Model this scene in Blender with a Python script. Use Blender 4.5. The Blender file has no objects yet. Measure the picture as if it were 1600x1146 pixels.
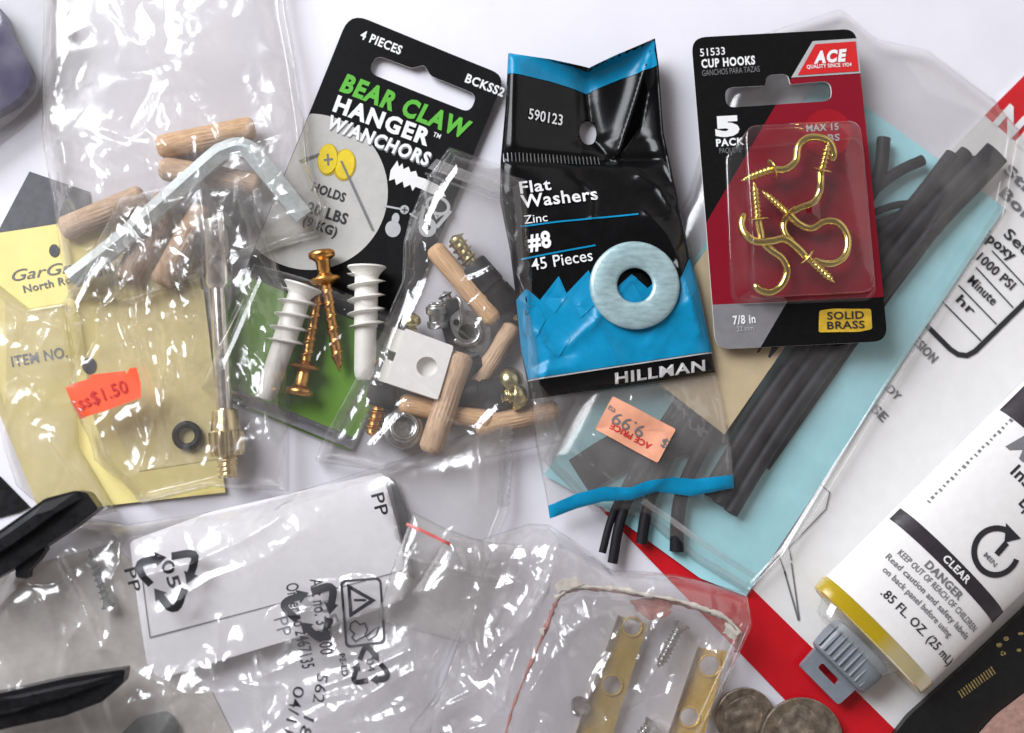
import bpy, bmesh, math, random
import numpy as np
from mathutils import Vector, Matrix
from mathutils.geometry import tessellate_polygon

S = bpy.context.scene
COL = S.collection
rnd = random.Random(7)

# ------------------------------------------------------------------ camera, light, exposure
# one Blender unit = 1 cm; on the table 47 photo pixels = 1 cm
PX = 47.0
PW, PH = 1600.0, 1146.0
DIST = 46.0
back = Vector((-0.075, -0.07, 1.0)).normalized()
cd = bpy.data.cameras.new('camera')
cam = bpy.data.objects.new('camera', cd)
COL.objects.link(cam)
S.camera = cam
cam_loc = back * DIST
right = Vector((0, 1, 0)).cross(back).normalized()
up = back.cross(right).normalized()
cam.matrix_world = Matrix(((right.x, up.x, back.x, cam_loc.x), (right.y, up.y, back.y, cam_loc.y),
                           (right.z, up.z, back.z, cam_loc.z), (0, 0, 0, 1)))
cd.sensor_width = 36.0
SPAN = PW / PX
cd.lens = 36.0 * DIST / SPAN
cd.clip_start = 1.0
cd.clip_end = 2000.0
cd.dof.use_dof = True
cd.dof.focus_distance = DIST - 0.75
cd.dof.aperture_fstop = 0.048

S.render.engine = 'CYCLES'
S.cycles.use_denoising = True
S.cycles.max_bounces = 16
S.cycles.transparent_max_bounces = 28
S.cycles.use_adaptive_sampling = True
S.cycles.adaptive_threshold = 0.025
S.cycles.transmission_bounces = 8
S.cycles.glossy_bounces = 4
S.cycles.diffuse_bounces = 4
S.cycles.caustics_reflective = False
S.cycles.caustics_refractive = False
S.cycles.sample_clamp_indirect = 6.0
S.view_settings.view_transform = 'Standard'
S.view_settings.look = 'None'
S.view_settings.exposure = 0.0
S.view_settings.gamma = 1.0
S.view_settings.use_curve_mapping = False

w = bpy.data.worlds.new('World')
S.world = w
w.use_nodes = True
# a dim warm room: walls brighter than the ceiling
wn, wl = w.node_tree.nodes, w.node_tree.links
wt = wn.new('ShaderNodeTexCoord'); wsx = wn.new('ShaderNodeSeparateXYZ'); wm = wn.new('ShaderNodeMapRange'); wc = wn.new('ShaderNodeMix'); wc.data_type = 'RGBA'
wl.new(wt.outputs['Generated'], wsx.inputs[0]); wl.new(wsx.outputs['Z'], wm.inputs['Value'])
wm.inputs['From Min'].default_value = 0.15; wm.inputs['From Max'].default_value = 0.9
wc.inputs[6].default_value = (0.46, 0.415, 0.40, 1); wc.inputs[7].default_value = (0.14, 0.125, 0.125, 1)
wl.new(wm.outputs['Result'], wc.inputs[0]); wl.new(wc.outputs[2], wn['Background'].inputs['Color'])
wn['Background'].inputs['Strength'].default_value = 1.0

def area(name, loc, target, sx, sy, watts, color):
    l = bpy.data.lights.new(name, 'AREA')
    l.shape = 'RECTANGLE'; l.size = sx; l.size_y = sy; l.energy = watts; l.color = color
    o = bpy.data.objects.new(name, l)
    o.location = loc
    o.rotation_euler = (Vector(target) - Vector(loc)).to_track_quat('-Z', 'Y').to_euler()
    COL.objects.link(o)
    return o
# a two-paned window up to the left, and an added weak fill lamp from the right
area('window_pane', (-88, 48, 84), (0, 0, 0), 36, 84, 131000, (0.915, 0.945, 1.0))
area('window_pane', (-64, 76, 84), (0, 0, 0), 36, 84, 131000, (0.915, 0.945, 1.0))
area('fill_light', (95, 60, 95), (0, 0, 0), 110, 90, 20000, (1.0, 0.96, 0.94))

# ------------------------------------------------------------------ helpers
def W(px, py, z=0.0):
    """world xy (arrays allowed) where photo pixel (px, py) meets the level z (in px units)"""
    px = np.asarray(px, float); py = np.asarray(py, float); z = np.asarray(z, float)
    xc = (px / PW - 0.5) * SPAN
    yc = (0.5 - py / PH) * SPAN * (733.0 / 1024.0)
    d = [right[i] * xc + up[i] * yc - back[i] * DIST for i in range(3)]
    t = (z / PX - cam_loc.z) / d[2]
    return cam_loc.x + d[0] * t, cam_loc.y + d[1] * t

def W3(px, py, z=0.0):
    x, y = W(px, py, z)
    return Vector((float(x), float(y), z / PX))

def tag(o, label=None, cat=None, group=None, kind=None):
    if label: o['label'] = label
    if cat: o['category'] = cat
    if group: o['group'] = group
    if kind: o['kind'] = kind
    return o

def thing(name, label, cat, px, py, z=0.0, group=None):
    o = bpy.data.objects.new(name, None)
    o.empty_display_size = 0.3
    o.location = W3(px, py, z)
    COL.objects.link(o)
    return tag(o, label, cat, group)

def rootloc(parent):
    v = Vector((0, 0, 0))
    while parent is not None:
        v = v + parent.location
        parent = parent.parent
    return v

def link_mesh(name, verts, faces, m, parent=None, smooth=False, mats=None, mi=None, origin=None):
    """verts are world coordinates; the object's own origin is at `origin` (world)"""
    V = np.asarray(verts, float).reshape(-1, 3)
    base = rootloc(parent)
    if origin is None:
        origin = base if parent is not None else Vector((float(V[:, 0].mean()), float(V[:, 1].mean()), float(V[:, 2].min())))
    me = bpy.data.meshes.new(name)
    me.from_pydata((V - np.array(origin)).tolist(), [], faces)
    for mm in (mats or [m]): me.materials.append(mm)
    if mi is not None: me.polygons.foreach_set('material_index', mi)
    if smooth: me.polygons.foreach_set('use_smooth', [True] * len(me.polygons))
    me.update()
    o = bpy.data.objects.new(name, me)
    COL.objects.link(o)
    if parent is not None: o.parent = parent
    o.location = Vector(origin) - base
    return o

# ---- materials
def new_mat(name):
    m = bpy.data.materials.new(name)
    m.use_nodes = True
    nt = m.node_tree
    return m, nt, nt.nodes['Principled BSDF'], nt.nodes['Material Output']

def mat(name, col, rough=0.5, metal=0.0, var=0.12, scale=3.0, bump=0.0, bscale=40.0, spec=0.5, stretch=None, coat=0.0, rvar=0.0, sss=0.0, col2=None, each=0.0):
    m, nt, b, out = new_mat(name)
    N, L = nt.nodes.new, nt.links.new
    tc = N('ShaderNodeTexCoord'); src = tc.outputs['Object']
    if stretch:
        mp = N('ShaderNodeMapping'); mp.inputs['Scale'].default_value = stretch
        L(src, mp.inputs['Vector']); src = mp.outputs['Vector']
    n = N('ShaderNodeTexNoise'); n.inputs['Scale'].default_value = scale; n.inputs['Detail'].default_value = 6; n.inputs['Roughness'].default_value = .62
    L(src, n.inputs['Vector'])
    mx = N('ShaderNodeMix'); mx.data_type = 'RGBA'
    c2 = col2 or tuple(max(0, c * (1 - 2 * var)) for c in col)
    c1 = col if col2 else tuple(min(1, c * (1 + var)) for c in col)
    mx.inputs[6].default_value = (*c2, 1); mx.inputs[7].default_value = (*c1, 1)
    rp = N('ShaderNodeMapRange'); rp.inputs['From Min'].default_value = .3; rp.inputs['From Max'].default_value = .7
    L(n.outputs['Fac'], rp.inputs['Value']); L(rp.outputs['Result'], mx.inputs[0]); L(mx.outputs[2], b.inputs['Base Color'])
    b.inputs['Roughness'].default_value = rough; b.inputs['Metallic'].default_value = metal
    b.inputs['Specular IOR Level'].default_value = spec
    b.inputs['Coat Weight'].default_value = coat; b.inputs['Coat Roughness'].default_value = .12
    if each:
        oi = N('ShaderNodeObjectInfo'); hs = N('ShaderNodeHueSaturation'); er = N('ShaderNodeMapRange')
        er.inputs['To Min'].default_value = 1 - each; er.inputs['To Max'].default_value = 1 + each * .5
        L(oi.outputs['Random'], er.inputs['Value']); L(er.outputs['Result'], hs.inputs['Value']); L(er.outputs['Result'], hs.inputs['Saturation'])
        L(mx.outputs[2], hs.inputs['Color']); L(hs.outputs['Color'], b.inputs['Base Color'])
    if sss:
        b.inputs['Subsurface Weight'].default_value = sss; b.inputs['Subsurface Radius'].default_value = (.1, .1, .1)
    if rvar:
        r2 = N('ShaderNodeMapRange'); r2.inputs['To Min'].default_value = max(.02, rough - rvar); r2.inputs['To Max'].default_value = rough + rvar
        L(n.outputs['Fac'], r2.inputs['Value']); L(r2.outputs['Result'], b.inputs['Roughness'])
    if bump:
        n2 = N('ShaderNodeTexNoise'); n2.inputs['Scale'].default_value = bscale; n2.inputs['Detail'].default_value = 4
        L(src, n2.inputs['Vector'])
        bp = N('ShaderNodeBump'); bp.inputs['Strength'].default_value = bump; bp.inputs['Distance'].default_value = .02
        L(n2.outputs['Fac'], bp.inputs['Height']); L(bp.outputs['Normal'], b.inputs['Normal'])
    return m

def film(name, tint=(.955, .95, .945), ior=1.75, rough=.09, milk=.045, milkcol=(.88, .86, .84), bump=.10, bscale=5.0, crinkle=0.0, cscale=.8, sparse=.5):
    """thin clear plastic film: see-through, glossy by Fresnel, slightly milky; crinkle = slope of its flat crumple facets"""
    m, nt, b, out = new_mat(name)
    nt.nodes.remove(b)
    N, L = nt.nodes.new, nt.links.new
    tc = N('ShaderNodeTexCoord')
    n = N('ShaderNodeTexNoise'); n.inputs['Scale'].default_value = bscale; n.inputs['Detail'].default_value = 3
    L(tc.outputs['Object'], n.inputs['Vector'])
    bp = N('ShaderNodeBump'); bp.inputs['Strength'].default_value = bump; bp.inputs['Distance'].default_value = .06
    L(n.outputs['Fac'], bp.inputs['Height'])
    n3 = N('ShaderNodeTexNoise'); n3.inputs['Scale'].default_value = .55; n3.inputs['Detail'].default_value = 3
    L(tc.outputs['Object'], n3.inputs['Vector'])
    if crinkle:
        # crumple facets: tent-like cells at two sizes, on warped coordinates, stronger in some places
        wn_ = N('ShaderNodeTexNoise'); wn_.inputs['Scale'].default_value = cscale * .9; wn_.inputs['Detail'].default_value = 2
        L(tc.outputs['Object'], wn_.inputs['Vector'])
        wv = N('ShaderNodeVectorMath'); wv.operation = 'MULTIPLY_ADD'; wv.inputs[1].default_value = (1.6 / cscale,) * 3
        L(wn_.outputs['Color'], wv.inputs[0]); L(tc.outputs['Object'], wv.inputs[2])
        mp = N('ShaderNodeMapping'); mp.inputs['Scale'].default_value = (1.5, .62, .5); mp.inputs['Rotation'].default_value = (0, 0, .5)
        L(wv.outputs[0], mp.inputs['Vector'])
        prev = None
        for sc, k in ((cscale, crinkle), (cscale * 2.1, crinkle * .3)):
            vo = N('ShaderNodeTexVoronoi'); vo.feature = 'DISTANCE_TO_EDGE'; vo.inputs['Scale'].default_value = sc
            L(mp.outputs['Vector'], vo.inputs['Vector'])
            mu = N('ShaderNodeMath'); mu.operation = 'MULTIPLY_ADD'; mu.inputs[1].default_value = k / sc; mu.inputs[2].default_value = 0
            L(vo.outputs['Distance'], mu.inputs[0])
            if prev is not None: L(prev.outputs[0], mu.inputs[2])
            prev = mu
        mk = N('ShaderNodeMapRange'); mk.inputs['From Min'].default_value = sparse - .12; mk.inputs['From Max'].default_value = sparse + .12
        mk.inputs['To Min'].default_value = .12
        L(n3.outputs['Fac'], mk.inputs['Value'])
        mh = N('ShaderNodeMath'); mh.operation = 'MULTIPLY'; L(prev.outputs[0], mh.inputs[0]); L(mk.outputs[0], mh.inputs[1])
        b2 = N('ShaderNodeBump'); b2.inputs['Strength'].default_value = 1; b2.inputs['Distance'].default_value = 1
        L(mh.outputs[0], b2.inputs['Height']); L(bp.outputs['Normal'], b2.inputs['Normal'])
        bp = b2
    tr = N('ShaderNodeBsdfTransparent'); tr.inputs['Color'].default_value = (*tint, 1)
    gl = N('ShaderNodeBsdfGlossy'); gl.inputs['Roughness'].default_value = rough; gl.inputs['Color'].default_value = (1, 1, 1, 1)
    L(bp.outputs['Normal'], gl.inputs['Normal'])
    di = N('ShaderNodeBsdfDiffuse'); di.inputs['Color'].default_value = (*milkcol, 1)
    mr = N('ShaderNodeMapRange'); mr.inputs['From Min'].default_value = .32; mr.inputs['From Max'].default_value = .7
    mr.inputs['To Min'].default_value = milk * .35; mr.inputs['To Max'].default_value = milk * 1.8
    L(n3.outputs['Fac'], mr.inputs['Value'])
    fr = N('ShaderNodeFresnel'); fr.inputs['IOR'].default_value = ior
    L(bp.outputs['Normal'], fr.inputs['Normal'])
    m1 = N('ShaderNodeMixShader'); L(mr.outputs['Result'], m1.inputs[0]); L(tr.outputs[0], m1.inputs[1]); L(di.outputs[0], m1.inputs[2])
    # the film has no inside: keep the outside Fresnel on both faces
    ge = N('ShaderNodeNewGeometry')
    iv = N('ShaderNodeMath'); iv.operation = 'MULTIPLY_ADD'; iv.inputs[1].default_value = -(ior - 1 / ior); iv.inputs[2].default_value = ior
    L(ge.outputs['Backfacing'], iv.inputs[0]); L(iv.outputs[0], fr.inputs['IOR'])
    mn = N('ShaderNodeMath'); mn.operation = 'MINIMUM'; mn.inputs[1].default_value = .6
    L(fr.outputs[0], mn.inputs[0])
    m2 = N('ShaderNodeMixShader'); L(mn.outputs[0], m2.inputs[0]); L(m1.outputs[0], m2.inputs[1]); L(gl.outputs[0], m2.inputs[2])
    L(m2.outputs[0], out.inputs['Surface'])
    return m

# ---- surfaces over the photo plane: zref (level used to measure xy) and height in px units
class Surf:
    def __init__(self, zref, fn=None):
        self.zref = zref; self.fn = fn
    def z(self, px, py):
        px = np.asarray(px, float)
        if self.fn is None: return np.full(px.shape, float(self.zref))
        return self.fn(px, np.asarray(py, float))
    def world(self, px, py, eps=0.0):
        x, y = W(px, py, self.zref)
        return np.stack([x, y, (self.z(px, py) + eps) / PX], -1)

def seg_dist(px, py, poly, closed=False):
    P = np.asarray(poly, float)
    if closed: P = np.vstack([P, P[:1]])
    d = np.full(np.shape(px), 1e9)
    for (ax, ay), (bx, by) in zip(P[:-1], P[1:]):
        dx, dy = bx - ax, by - ay
        l2 = dx * dx + dy * dy + 1e-9
        t = np.clip(((px - ax) * dx + (py - ay) * dy) / l2, 0, 1)
        d = np.minimum(d, np.hypot(px - ax - t * dx, py - ay - t * dy))
    return d

def waves(seed, amp, wl, n=7):
    r = random.Random(seed)
    K = [(r.uniform(0, 2 * math.pi), r.uniform(.55, 1.6), r.uniform(0, 6.28)) for _ in range(n)]
    def f(px, py):
        s = 0
        for a, k, p in K:
            s = s + np.sin((px * math.cos(a) + py * math.sin(a)) * 2 * math.pi * k / wl + p)
        return amp * s / math.sqrt(n)
    return f

def crumple(seed, box, n, amp, width, length, ang=None):
    """random sharp creases: [(polyline, amp, width)]"""
    r = random.Random(seed)
    out = []
    x0, y0, x1, y1 = box
    for _ in range(n):
        x, y = r.uniform(x0, x1), r.uniform(y0, y1)
        a = r.uniform(0, math.pi) if ang is None else math.radians(ang[0] + r.uniform(-ang[1], ang[1]))
        l = length * r.uniform(.4, 1.3)
        pts = [(x, y)]
        for k in range(3):
            a += r.uniform(-.35, .35)
            x += math.cos(a) * l / 3; y += math.sin(a) * l / 3
            pts.append((x, y))
        out.append((pts, amp * r.uniform(.4, 1.1) * r.choice((1, 1, -1)), width * r.uniform(.5, 1.3)))
    return out

def film_surf(zref, outline, z_edge, puff, creases, wv=(), edge_w=60.0, zmin=None):
    P = [tuple(p) for p in outline]
    def fn(px, py):
        e = np.clip(seg_dist(px, py, P, True) / edge_w, 0, 1)
        prof = np.sqrt(np.clip(1 - (1 - e) ** 2, 0, 1))
        z = z_edge + puff * prof
        for f in wv: z = z + f(px, py) * prof
        for pts, a, wd in creases:
            z = z + a * np.exp(-seg_dist(px, py, pts) / wd) * np.minimum(1, .25 + prof)
        if zmin is not None: z = np.maximum(z, zmin)
        return z
    return Surf(zref, fn)

def resample(poly, n, jag=0.0):
    P = np.asarray(poly, float)
    d = np.r_[0, np.cumsum(np.hypot(*np.diff(P, axis=0).T))]
    t = np.linspace(0, d[-1], n)
    return np.stack([np.interp(t, d, P[:, 0]), np.interp(t, d, P[:, 1])], -1)

def coons(top, rightc, bottom, left, nu, nv):
    """top left->right, bottom left->right, left top->bottom, right top->bottom (photo pixels)"""
    T, B = resample(top, nu), resample(bottom, nu)
    Lf, R = resample(left, nv), resample(rightc, nv)
    u = np.linspace(0, 1, nu)[None, :, None]; v = np.linspace(0, 1, nv)[:, None, None]
    c = ((1 - v) * T[None] + v * B[None] + (1 - u) * Lf[:, None] + u * R[:, None]
         - ((1 - u) * (1 - v) * T[0] + u * (1 - v) * T[-1] + (1 - u) * v * B[0] + u * v * B[-1]))
    return c[..., 0], c[..., 1]

def grid_faces(nv, nu, off=0, flip=False):
    i = np.arange(nv - 1)[:, None] * nu + np.arange(nu - 1)[None, :] + off
    a, b, c, d = i, i + nu, i + nu + 1, i + 1
    F = np.stack([a, b, c, d] if not flip else [a, d, c, b], -1).reshape(-1, 4)
    return F

def outline_of(top, rightc, bottom, left):
    return list(top) + list(rightc)[1:] + list(bottom)[::-1][1:] + list(left)[::-1][1:-1]

def pouch(name, sides, surf, m, parent, zback=None, step=5.0, hole=None):
    """a closed pouch: front sheet on `surf`, back sheet at zback (px)"""
    top, rg, bt, lf = sides
    ln = lambda p: sum(math.dist(a, b) for a, b in zip(p[:-1], p[1:]))
    nu = int(max(ln(top), ln(bt)) / step) + 2; nv = int(max(ln(lf), ln(rg)) / step) + 2
    X, Y = coons(top, rg, bt, lf, nu, nv)
    dead = None
    if hole:
        cx, cy, rx, ry = hole
        q = np.hypot((X - cx) / rx, (Y - cy) / ry)
        near = (q > 1e-6) & (np.abs(q - 1) < .9 * step / min(rx, ry))
        X = np.where(near, cx + (X - cx) / q, X); Y = np.where(near, cy + (Y - cy) / q, Y)
        dead = q < 1 - .9 * step / min(rx, ry)
        on = near
        def kill(F):
            f = np.asarray(F); xm = X.ravel()[f % X.size].mean(1); ym = Y.ravel()[f % X.size].mean(1)
            return f[np.hypot((xm - cx) / rx, (ym - cy) / ry) >= .985]
    V = surf.world(X, Y).reshape(-1, 3)
    F = grid_faces(nv, nu)
    if hole: F = kill(F)
    verts, faces = V, F
    if zback is not None:
        Z = surf.z(X, Y)
        edge = seg_dist(X, Y, outline_of(*sides), True)
        k = np.clip(edge / 14.0, 0, 1)
        zb = Z * (1 - k) + (zback(X, Y) if callable(zback) else zback) * k
        zb = np.minimum(zb, Z)
        xw, yw = W(X, Y, surf.zref)
        Bv = np.stack([xw, yw, zb / PX], -1).reshape(-1, 3)
        FB = grid_faces(nv, nu, flip=True)
        if hole: FB = kill(FB)
        # share the rim
        idx = np.arange(nu * nv).reshape(nv, nu)
        rim = np.zeros((nv, nu), bool); rim[0] = rim[-1] = True; rim[:, 0] = rim[:, -1] = True
        mp = np.where(rim, idx, idx + nu * nv).ravel()
        verts = np.vstack([V, Bv]); faces = np.vstack([F, mp[FB]])
    nf = len(F); mi = [0] * nf + [1] * (len(faces) - nf)
    back_m = M['film_back'] if (zback is not None and not hole) else m
    return link_mesh(name, verts, faces.tolist(), m, parent, smooth=True, mats=[m, back_m], mi=mi)

def flat_tris(outline, holes=()):
    loops = [[Vector((x, y, 0)) for x, y in outline]] + [[Vector((x, y, 0)) for x, y in h] for h in holes]
    flat = [p for l in loops for p in l]
    tri = tessellate_polygon(loops)
    return flat, tri

def cut_mesh(outline, holes=(), lines=(), grid=0.0):
    bm = bmesh.new()
    flat, tri = flat_tris(outline, holes)
    vs = [bm.verts.new(p) for p in flat]
    for t in tri:
        try: bm.faces.new([vs[i] for i in t])
        except ValueError: pass
    for (x0, y0), (x1, y1) in lines:
        bmesh.ops.bisect_plane(bm, geom=bm.verts[:] + bm.edges[:] + bm.faces[:], plane_co=(x0, y0, 0), plane_no=(y1 - y0, x0 - x1, 0), dist=1e-3)
    if grid:
        xs = [p[0] for p in outline]; ys = [p[1] for p in outline]
        for ax, lo, hi in ((0, min(xs), max(xs)), (1, min(ys), max(ys))):
            n = int((hi - lo) / grid)
            for k in range(1, n + 1):
                c = lo + (hi - lo) * k / (n + 1)
                co = (c, 0, 0) if ax == 0 else (0, c, 0); no = (1, 0, 0) if ax == 0 else (0, 1, 0)
                bmesh.ops.bisect_plane(bm, geom=bm.verts[:] + bm.edges[:] + bm.faces[:], plane_co=co, plane_no=no, dist=1e-3)
    bmesh.ops.remove_doubles(bm, verts=bm.verts[:], dist=1e-3)
    bm.verts.index_update()
    for f in bm.faces:
        f.normal_update()
        if f.normal.z > 0: f.normal_flip()      # photo y runs down: seen from above after mapping
    P = np.array([v.co[:2] for v in bm.verts]); F = [[v.index for v in f.verts] for f in bm.faces]
    B = [(e.link_loops[0].vert.index, e.link_loops[0].link_loop_next.vert.index) for e in bm.edges if len(e.link_loops) == 1]
    bm.free()
    return P, F, B

def card(name, outline, surf, thick, mats, parent=None, holes=(), lines=(), pick=None, grid=0.0, smooth=False, edge=None):
    """a sheet of real thickness whose top lies on surf; pick(x, y) -> material index of a face"""
    P, F, B = cut_mesh(outline, holes, lines, grid)
    T = surf.world(P[:, 0], P[:, 1]); D = T.copy(); D[:, 2] -= thick / PX
    n = len(P)
    faces = [list(f) for f in F] + [[i + n for i in f[::-1]] for f in F] + [[b, a, a + n, b + n] for a, b in B]
    mi = [0] * len(faces)
    if pick:
        for k, f in enumerate(F):
            c = P[f].mean(0); mi[k] = pick(c[0], c[1])
    ms = list(mats) if isinstance(mats, (list, tuple)) else [mats]
    if edge is not None:
        ms.append(edge)
        for k in range(2 * len(F), len(faces)): mi[k] = len(ms) - 1
    return link_mesh(name, np.vstack([T, D]), faces, ms[0], parent, mats=ms, mi=mi, smooth=smooth)

def decal(name, outline, surf, m, parent, holes=(), eps=1.0, grid=0.0):
    P, F, B = cut_mesh(outline, holes, (), grid)
    return link_mesh(name, surf.world(P[:, 0], P[:, 1], eps), F, m, parent, smooth=True)

def join2d(shapes):
    Ps, Fs, n = [], [], 0
    for P, F in shapes:
        Ps.append(np.asarray(P)); Fs += [[i + n for i in f] for f in F]; n += len(P)
    return np.vstack(Ps), Fs

def shapes2d(name, polys, surf, m, parent, eps=1.2, grid=0.0):
    """several printed shapes as one mesh; each poly is outline or (outline, holes)"""
    out = []
    for p in polys:
        o, h = p if isinstance(p, tuple) and isinstance(p[0], list) else (p, ())
        P, F, B = cut_mesh(o, h, (), grid); out.append((P, F))
    P, F = join2d(out)
    return link_mesh(name, surf.world(P[:, 0], P[:, 1], eps), F, m, parent)

def stroke(pts, width, closed=False):
    P = [Vector((x, y)) for x, y in pts]
    L, R = [], []
    n = len(P)
    for i, p in enumerate(P):
        a = P[(i - 1) % n] if (i > 0 or closed) else p; b = P[(i + 1) % n] if (i < n - 1 or closed) else p
        d = (b - a).normalized(); nr = Vector((-d.y, d.x)) * width / 2
        if 0 < i < n - 1 or closed:
            d1 = (p - a).normalized()
            nr = nr / max(.5, abs(d1.dot(d)))
        L.append(tuple(p + nr)); R.append(tuple(p - nr))
    if closed: return (L, [R])
    return L + R[::-1]

def arc(cx, cy, rx, ry, a0, a1, n=24):
    return [(cx + rx * math.cos(math.radians(a0 + (a1 - a0) * k / n)), cy + ry * math.sin(math.radians(a0 + (a1 - a0) * k / n))) for k in range(n + 1)]

def ellipse(cx, cy, rx, ry=None, n=36, rot=0):
    ry = ry or rx; c, s = math.cos(math.radians(rot)), math.sin(math.radians(rot))
    return [(cx + rx * math.cos(t) * c - ry * math.sin(t) * s, cy + rx * math.cos(t) * s + ry * math.sin(t) * c) for t in (2 * math.pi * k / n for k in range(n))]

def rounded(pts, rad, n=6):
    out = []; N = len(pts)
    rad = rad if isinstance(rad, (list, tuple)) else [rad] * N
    for i in range(N):
        p = Vector(pts[i]); a = (Vector(pts[i - 1]) - p); b = (Vector(pts[(i + 1) % N]) - p)
        r = rad[i]
        if r <= 0: out.append(tuple(p)); continue
        p0 = p + a.normalized() * min(r, a.length * .45); p1 = p + b.normalized() * min(r, b.length * .45)
        for k in range(n + 1):
            t = k / n
            out.append(tuple(p0 * (1 - t) ** 2 + p * 2 * t * (1 - t) + p1 * t * t))
    return out

_tc = {}
def glyphs(s, bold=0.0, shear=0.0):
    key = (s, bold, shear)
    if key in _tc: return _tc[key]
    cu = bpy.data.curves.new('tmp', 'FONT')
    cu.body = s; cu.size = 1.0; cu.offset = bold; cu.shear = shear; cu.resolution_u = 3; cu.space_character = 1.0 + bold * 3.6
    o = bpy.data.objects.new('tmp', cu)
    COL.objects.link(o)
    dg = bpy.context.evaluated_depsgraph_get()
    me = bpy.data.meshes.new_from_object(o.evaluated_get(dg))
    P = np.array([v.co[:2] for v in me.vertices]) if len(me.vertices) else np.zeros((0, 2))
    F = [list(p.vertices) for p in me.polygons]
    bpy.data.objects.remove(o); bpy.data.curves.remove(cu); bpy.data.meshes.remove(me)
    _tc[key] = (P, F)
    return P, F
CAP = None
def text2d(s, p0, p1, cap, bold=0.0, shear=0.0):
    """string with baseline from p0 to p1 (photo pixels) and capital height cap"""
    global CAP
    if CAP is None:
        H, _ = glyphs('H'); CAP = H[:, 1].max() - H[:, 1].min()
    P, F = glyphs(s, bold, shear)
    x = P[:, 0] - P[:, 0].min(); wd = x.max()
    d = np.array([p1[0] - p0[0], p1[1] - p0[1]], float); L = np.hypot(*d); d /= L
    nrm = np.array([d[1], -d[0]])
    Q = np.array(p0)[None] + (x / wd * L)[:, None] * d + (P[:, 1] / (CAP + 2 * bold) * cap)[:, None] * nrm
    return Q, F

def lettering(items, surf, m, parent, eps=1.2, name='lettering'):
    """items: (string, p0, p1, cap[, bold[, shear]])"""
    for it in items:
        P, F = text2d(*it)
        o = link_mesh(name, surf.world(P[:, 0], P[:, 1], eps), F, m, parent)
    return o

# ---- solids
def lathe(prof, seg=28, cap=True):
    V, F = [], []
    for r, z in prof:
        for k in range(seg):
            t = 2 * math.pi * k / seg
            V.append((r * math.cos(t), r * math.sin(t), z))
    n = len(prof)
    for i in range(n - 1):
        for k in range(seg):
            k2 = (k + 1) % seg
            F.append((i * seg + k, i * seg + k2, (i + 1) * seg + k2, (i + 1) * seg + k))
    if cap:
        F.append(tuple(range(seg))[::-1]); F.append(tuple((n - 1) * seg + k for k in range(seg)))
    return V, F

def thread(r, depth, length, pitch, tip=0.0, seg=20, per=8, z0=0.0, sharp=2.0, head=0.0):
    """screw shank with a real helical ridge; tip = length of the taper at the far end"""
    nz = max(6, int(length / pitch * per)); V, F = [], []
    for i in range(nz + 1):
        z = length * i / nz
        tp = 1.0
        if tip and z > length - tip: tp = max(.04, 1 - ((z - (length - tip)) / tip) ** 1.3)
        if head and z < head: tp_t = 0.0
        else: tp_t = 1.0
        for k in range(seg):
            th = 2 * math.pi * k / seg
            ph = (z / pitch - k / seg) % 1.0
            rid = max(0.0, 1 - abs(ph - .5) * 2 * sharp) if sharp > 1 else 1 - abs(ph - .5) * 2
            rr = r * tp + depth * rid * tp_t * (.3 + .7 * tp if tip else 1)
            V.append((rr * math.cos(th), rr * math.sin(th), z0 + z))
    for i in range(nz):
        for k in range(seg):
            k2 = (k + 1) % seg
            F.append((i * seg + k, i * seg + k2, (i + 1) * seg + k2, (i + 1) * seg + k))
    F.append(tuple(range(seg))[::-1]); F.append(tuple(nz * seg + k for k in range(seg)))
    return V, F

def merge(*parts):
    V, F = [], []
    for v, f in parts:
        n = len(V); V += [tuple(p) for p in v]; F += [tuple(i + n for i in q) for q in f]
    return V, F

def boxv(x0, y0, z0, x1, y1, z1, bev=0.0):
    bm = bmesh.new(); bmesh.ops.create_cube(bm, size=1)
    for v in bm.verts: v.co = Vector(((x0 + x1) / 2 + v.co.x * (x1 - x0), (y0 + y1) / 2 + v.co.y * (y1 - y0), (z0 + z1) / 2 + v.co.z * (z1 - z0)))
    if bev: bmesh.ops.bevel(bm, geom=bm.edges[:], offset=bev, segments=2, affect='EDGES')
    bm.verts.index_update()
    V = [tuple(v.co) for v in bm.verts]; F = [tuple(v.index for v in f.verts) for f in bm.faces]
    bm.free(); return V, F

def local_mesh(name, VF, m, smooth=True, auto=None):
    me = bpy.data.meshes.new(name)
    me.from_pydata([tuple(v) for v in VF[0]], [], [tuple(f) for f in VF[1]])
    me.materials.append(m)
    if smooth: me.polygons.foreach_set('use_smooth', [True] * len(me.polygons))
    me.update()
    if auto is not None: me.set_sharp_from_angle(angle=math.radians(auto))
    return me

def obj(name, me, parent=None, mw=None):
    o = bpy.data.objects.new(name, me); COL.objects.link(o)
    if parent is not None: o.parent = parent
    if mw is not None: o.matrix_local = mw
    return o

def axis_matrix(p0, h0, p1, h1, roll=0.0):
    A, B = W3(p0[0], p0[1], h0), W3(p1[0], p1[1], h1)
    q = (B - A).to_track_quat('Z', 'Y')
    return Matrix.Translation(A) @ q.to_matrix().to_4x4() @ Matrix.Rotation(roll, 4, 'Z'), (B - A).length

def spline(pts, n=8):
    P = [Vector(p) for p in pts]; out = []
    for i in range(len(P) - 1):
        a = P[max(0, i - 1)]; b = P[i]; c = P[i + 1]; d = P[min(len(P) - 1, i + 2)]
        for k in range(n):
            t = k / n
            out.append(.5 * ((2 * b) + (c - a) * t + (2 * a - 5 * b + 4 * c - d) * t * t + (3 * b - a - 3 * c + d) * t ** 3))
    out.append(P[-1]); return out

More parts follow.
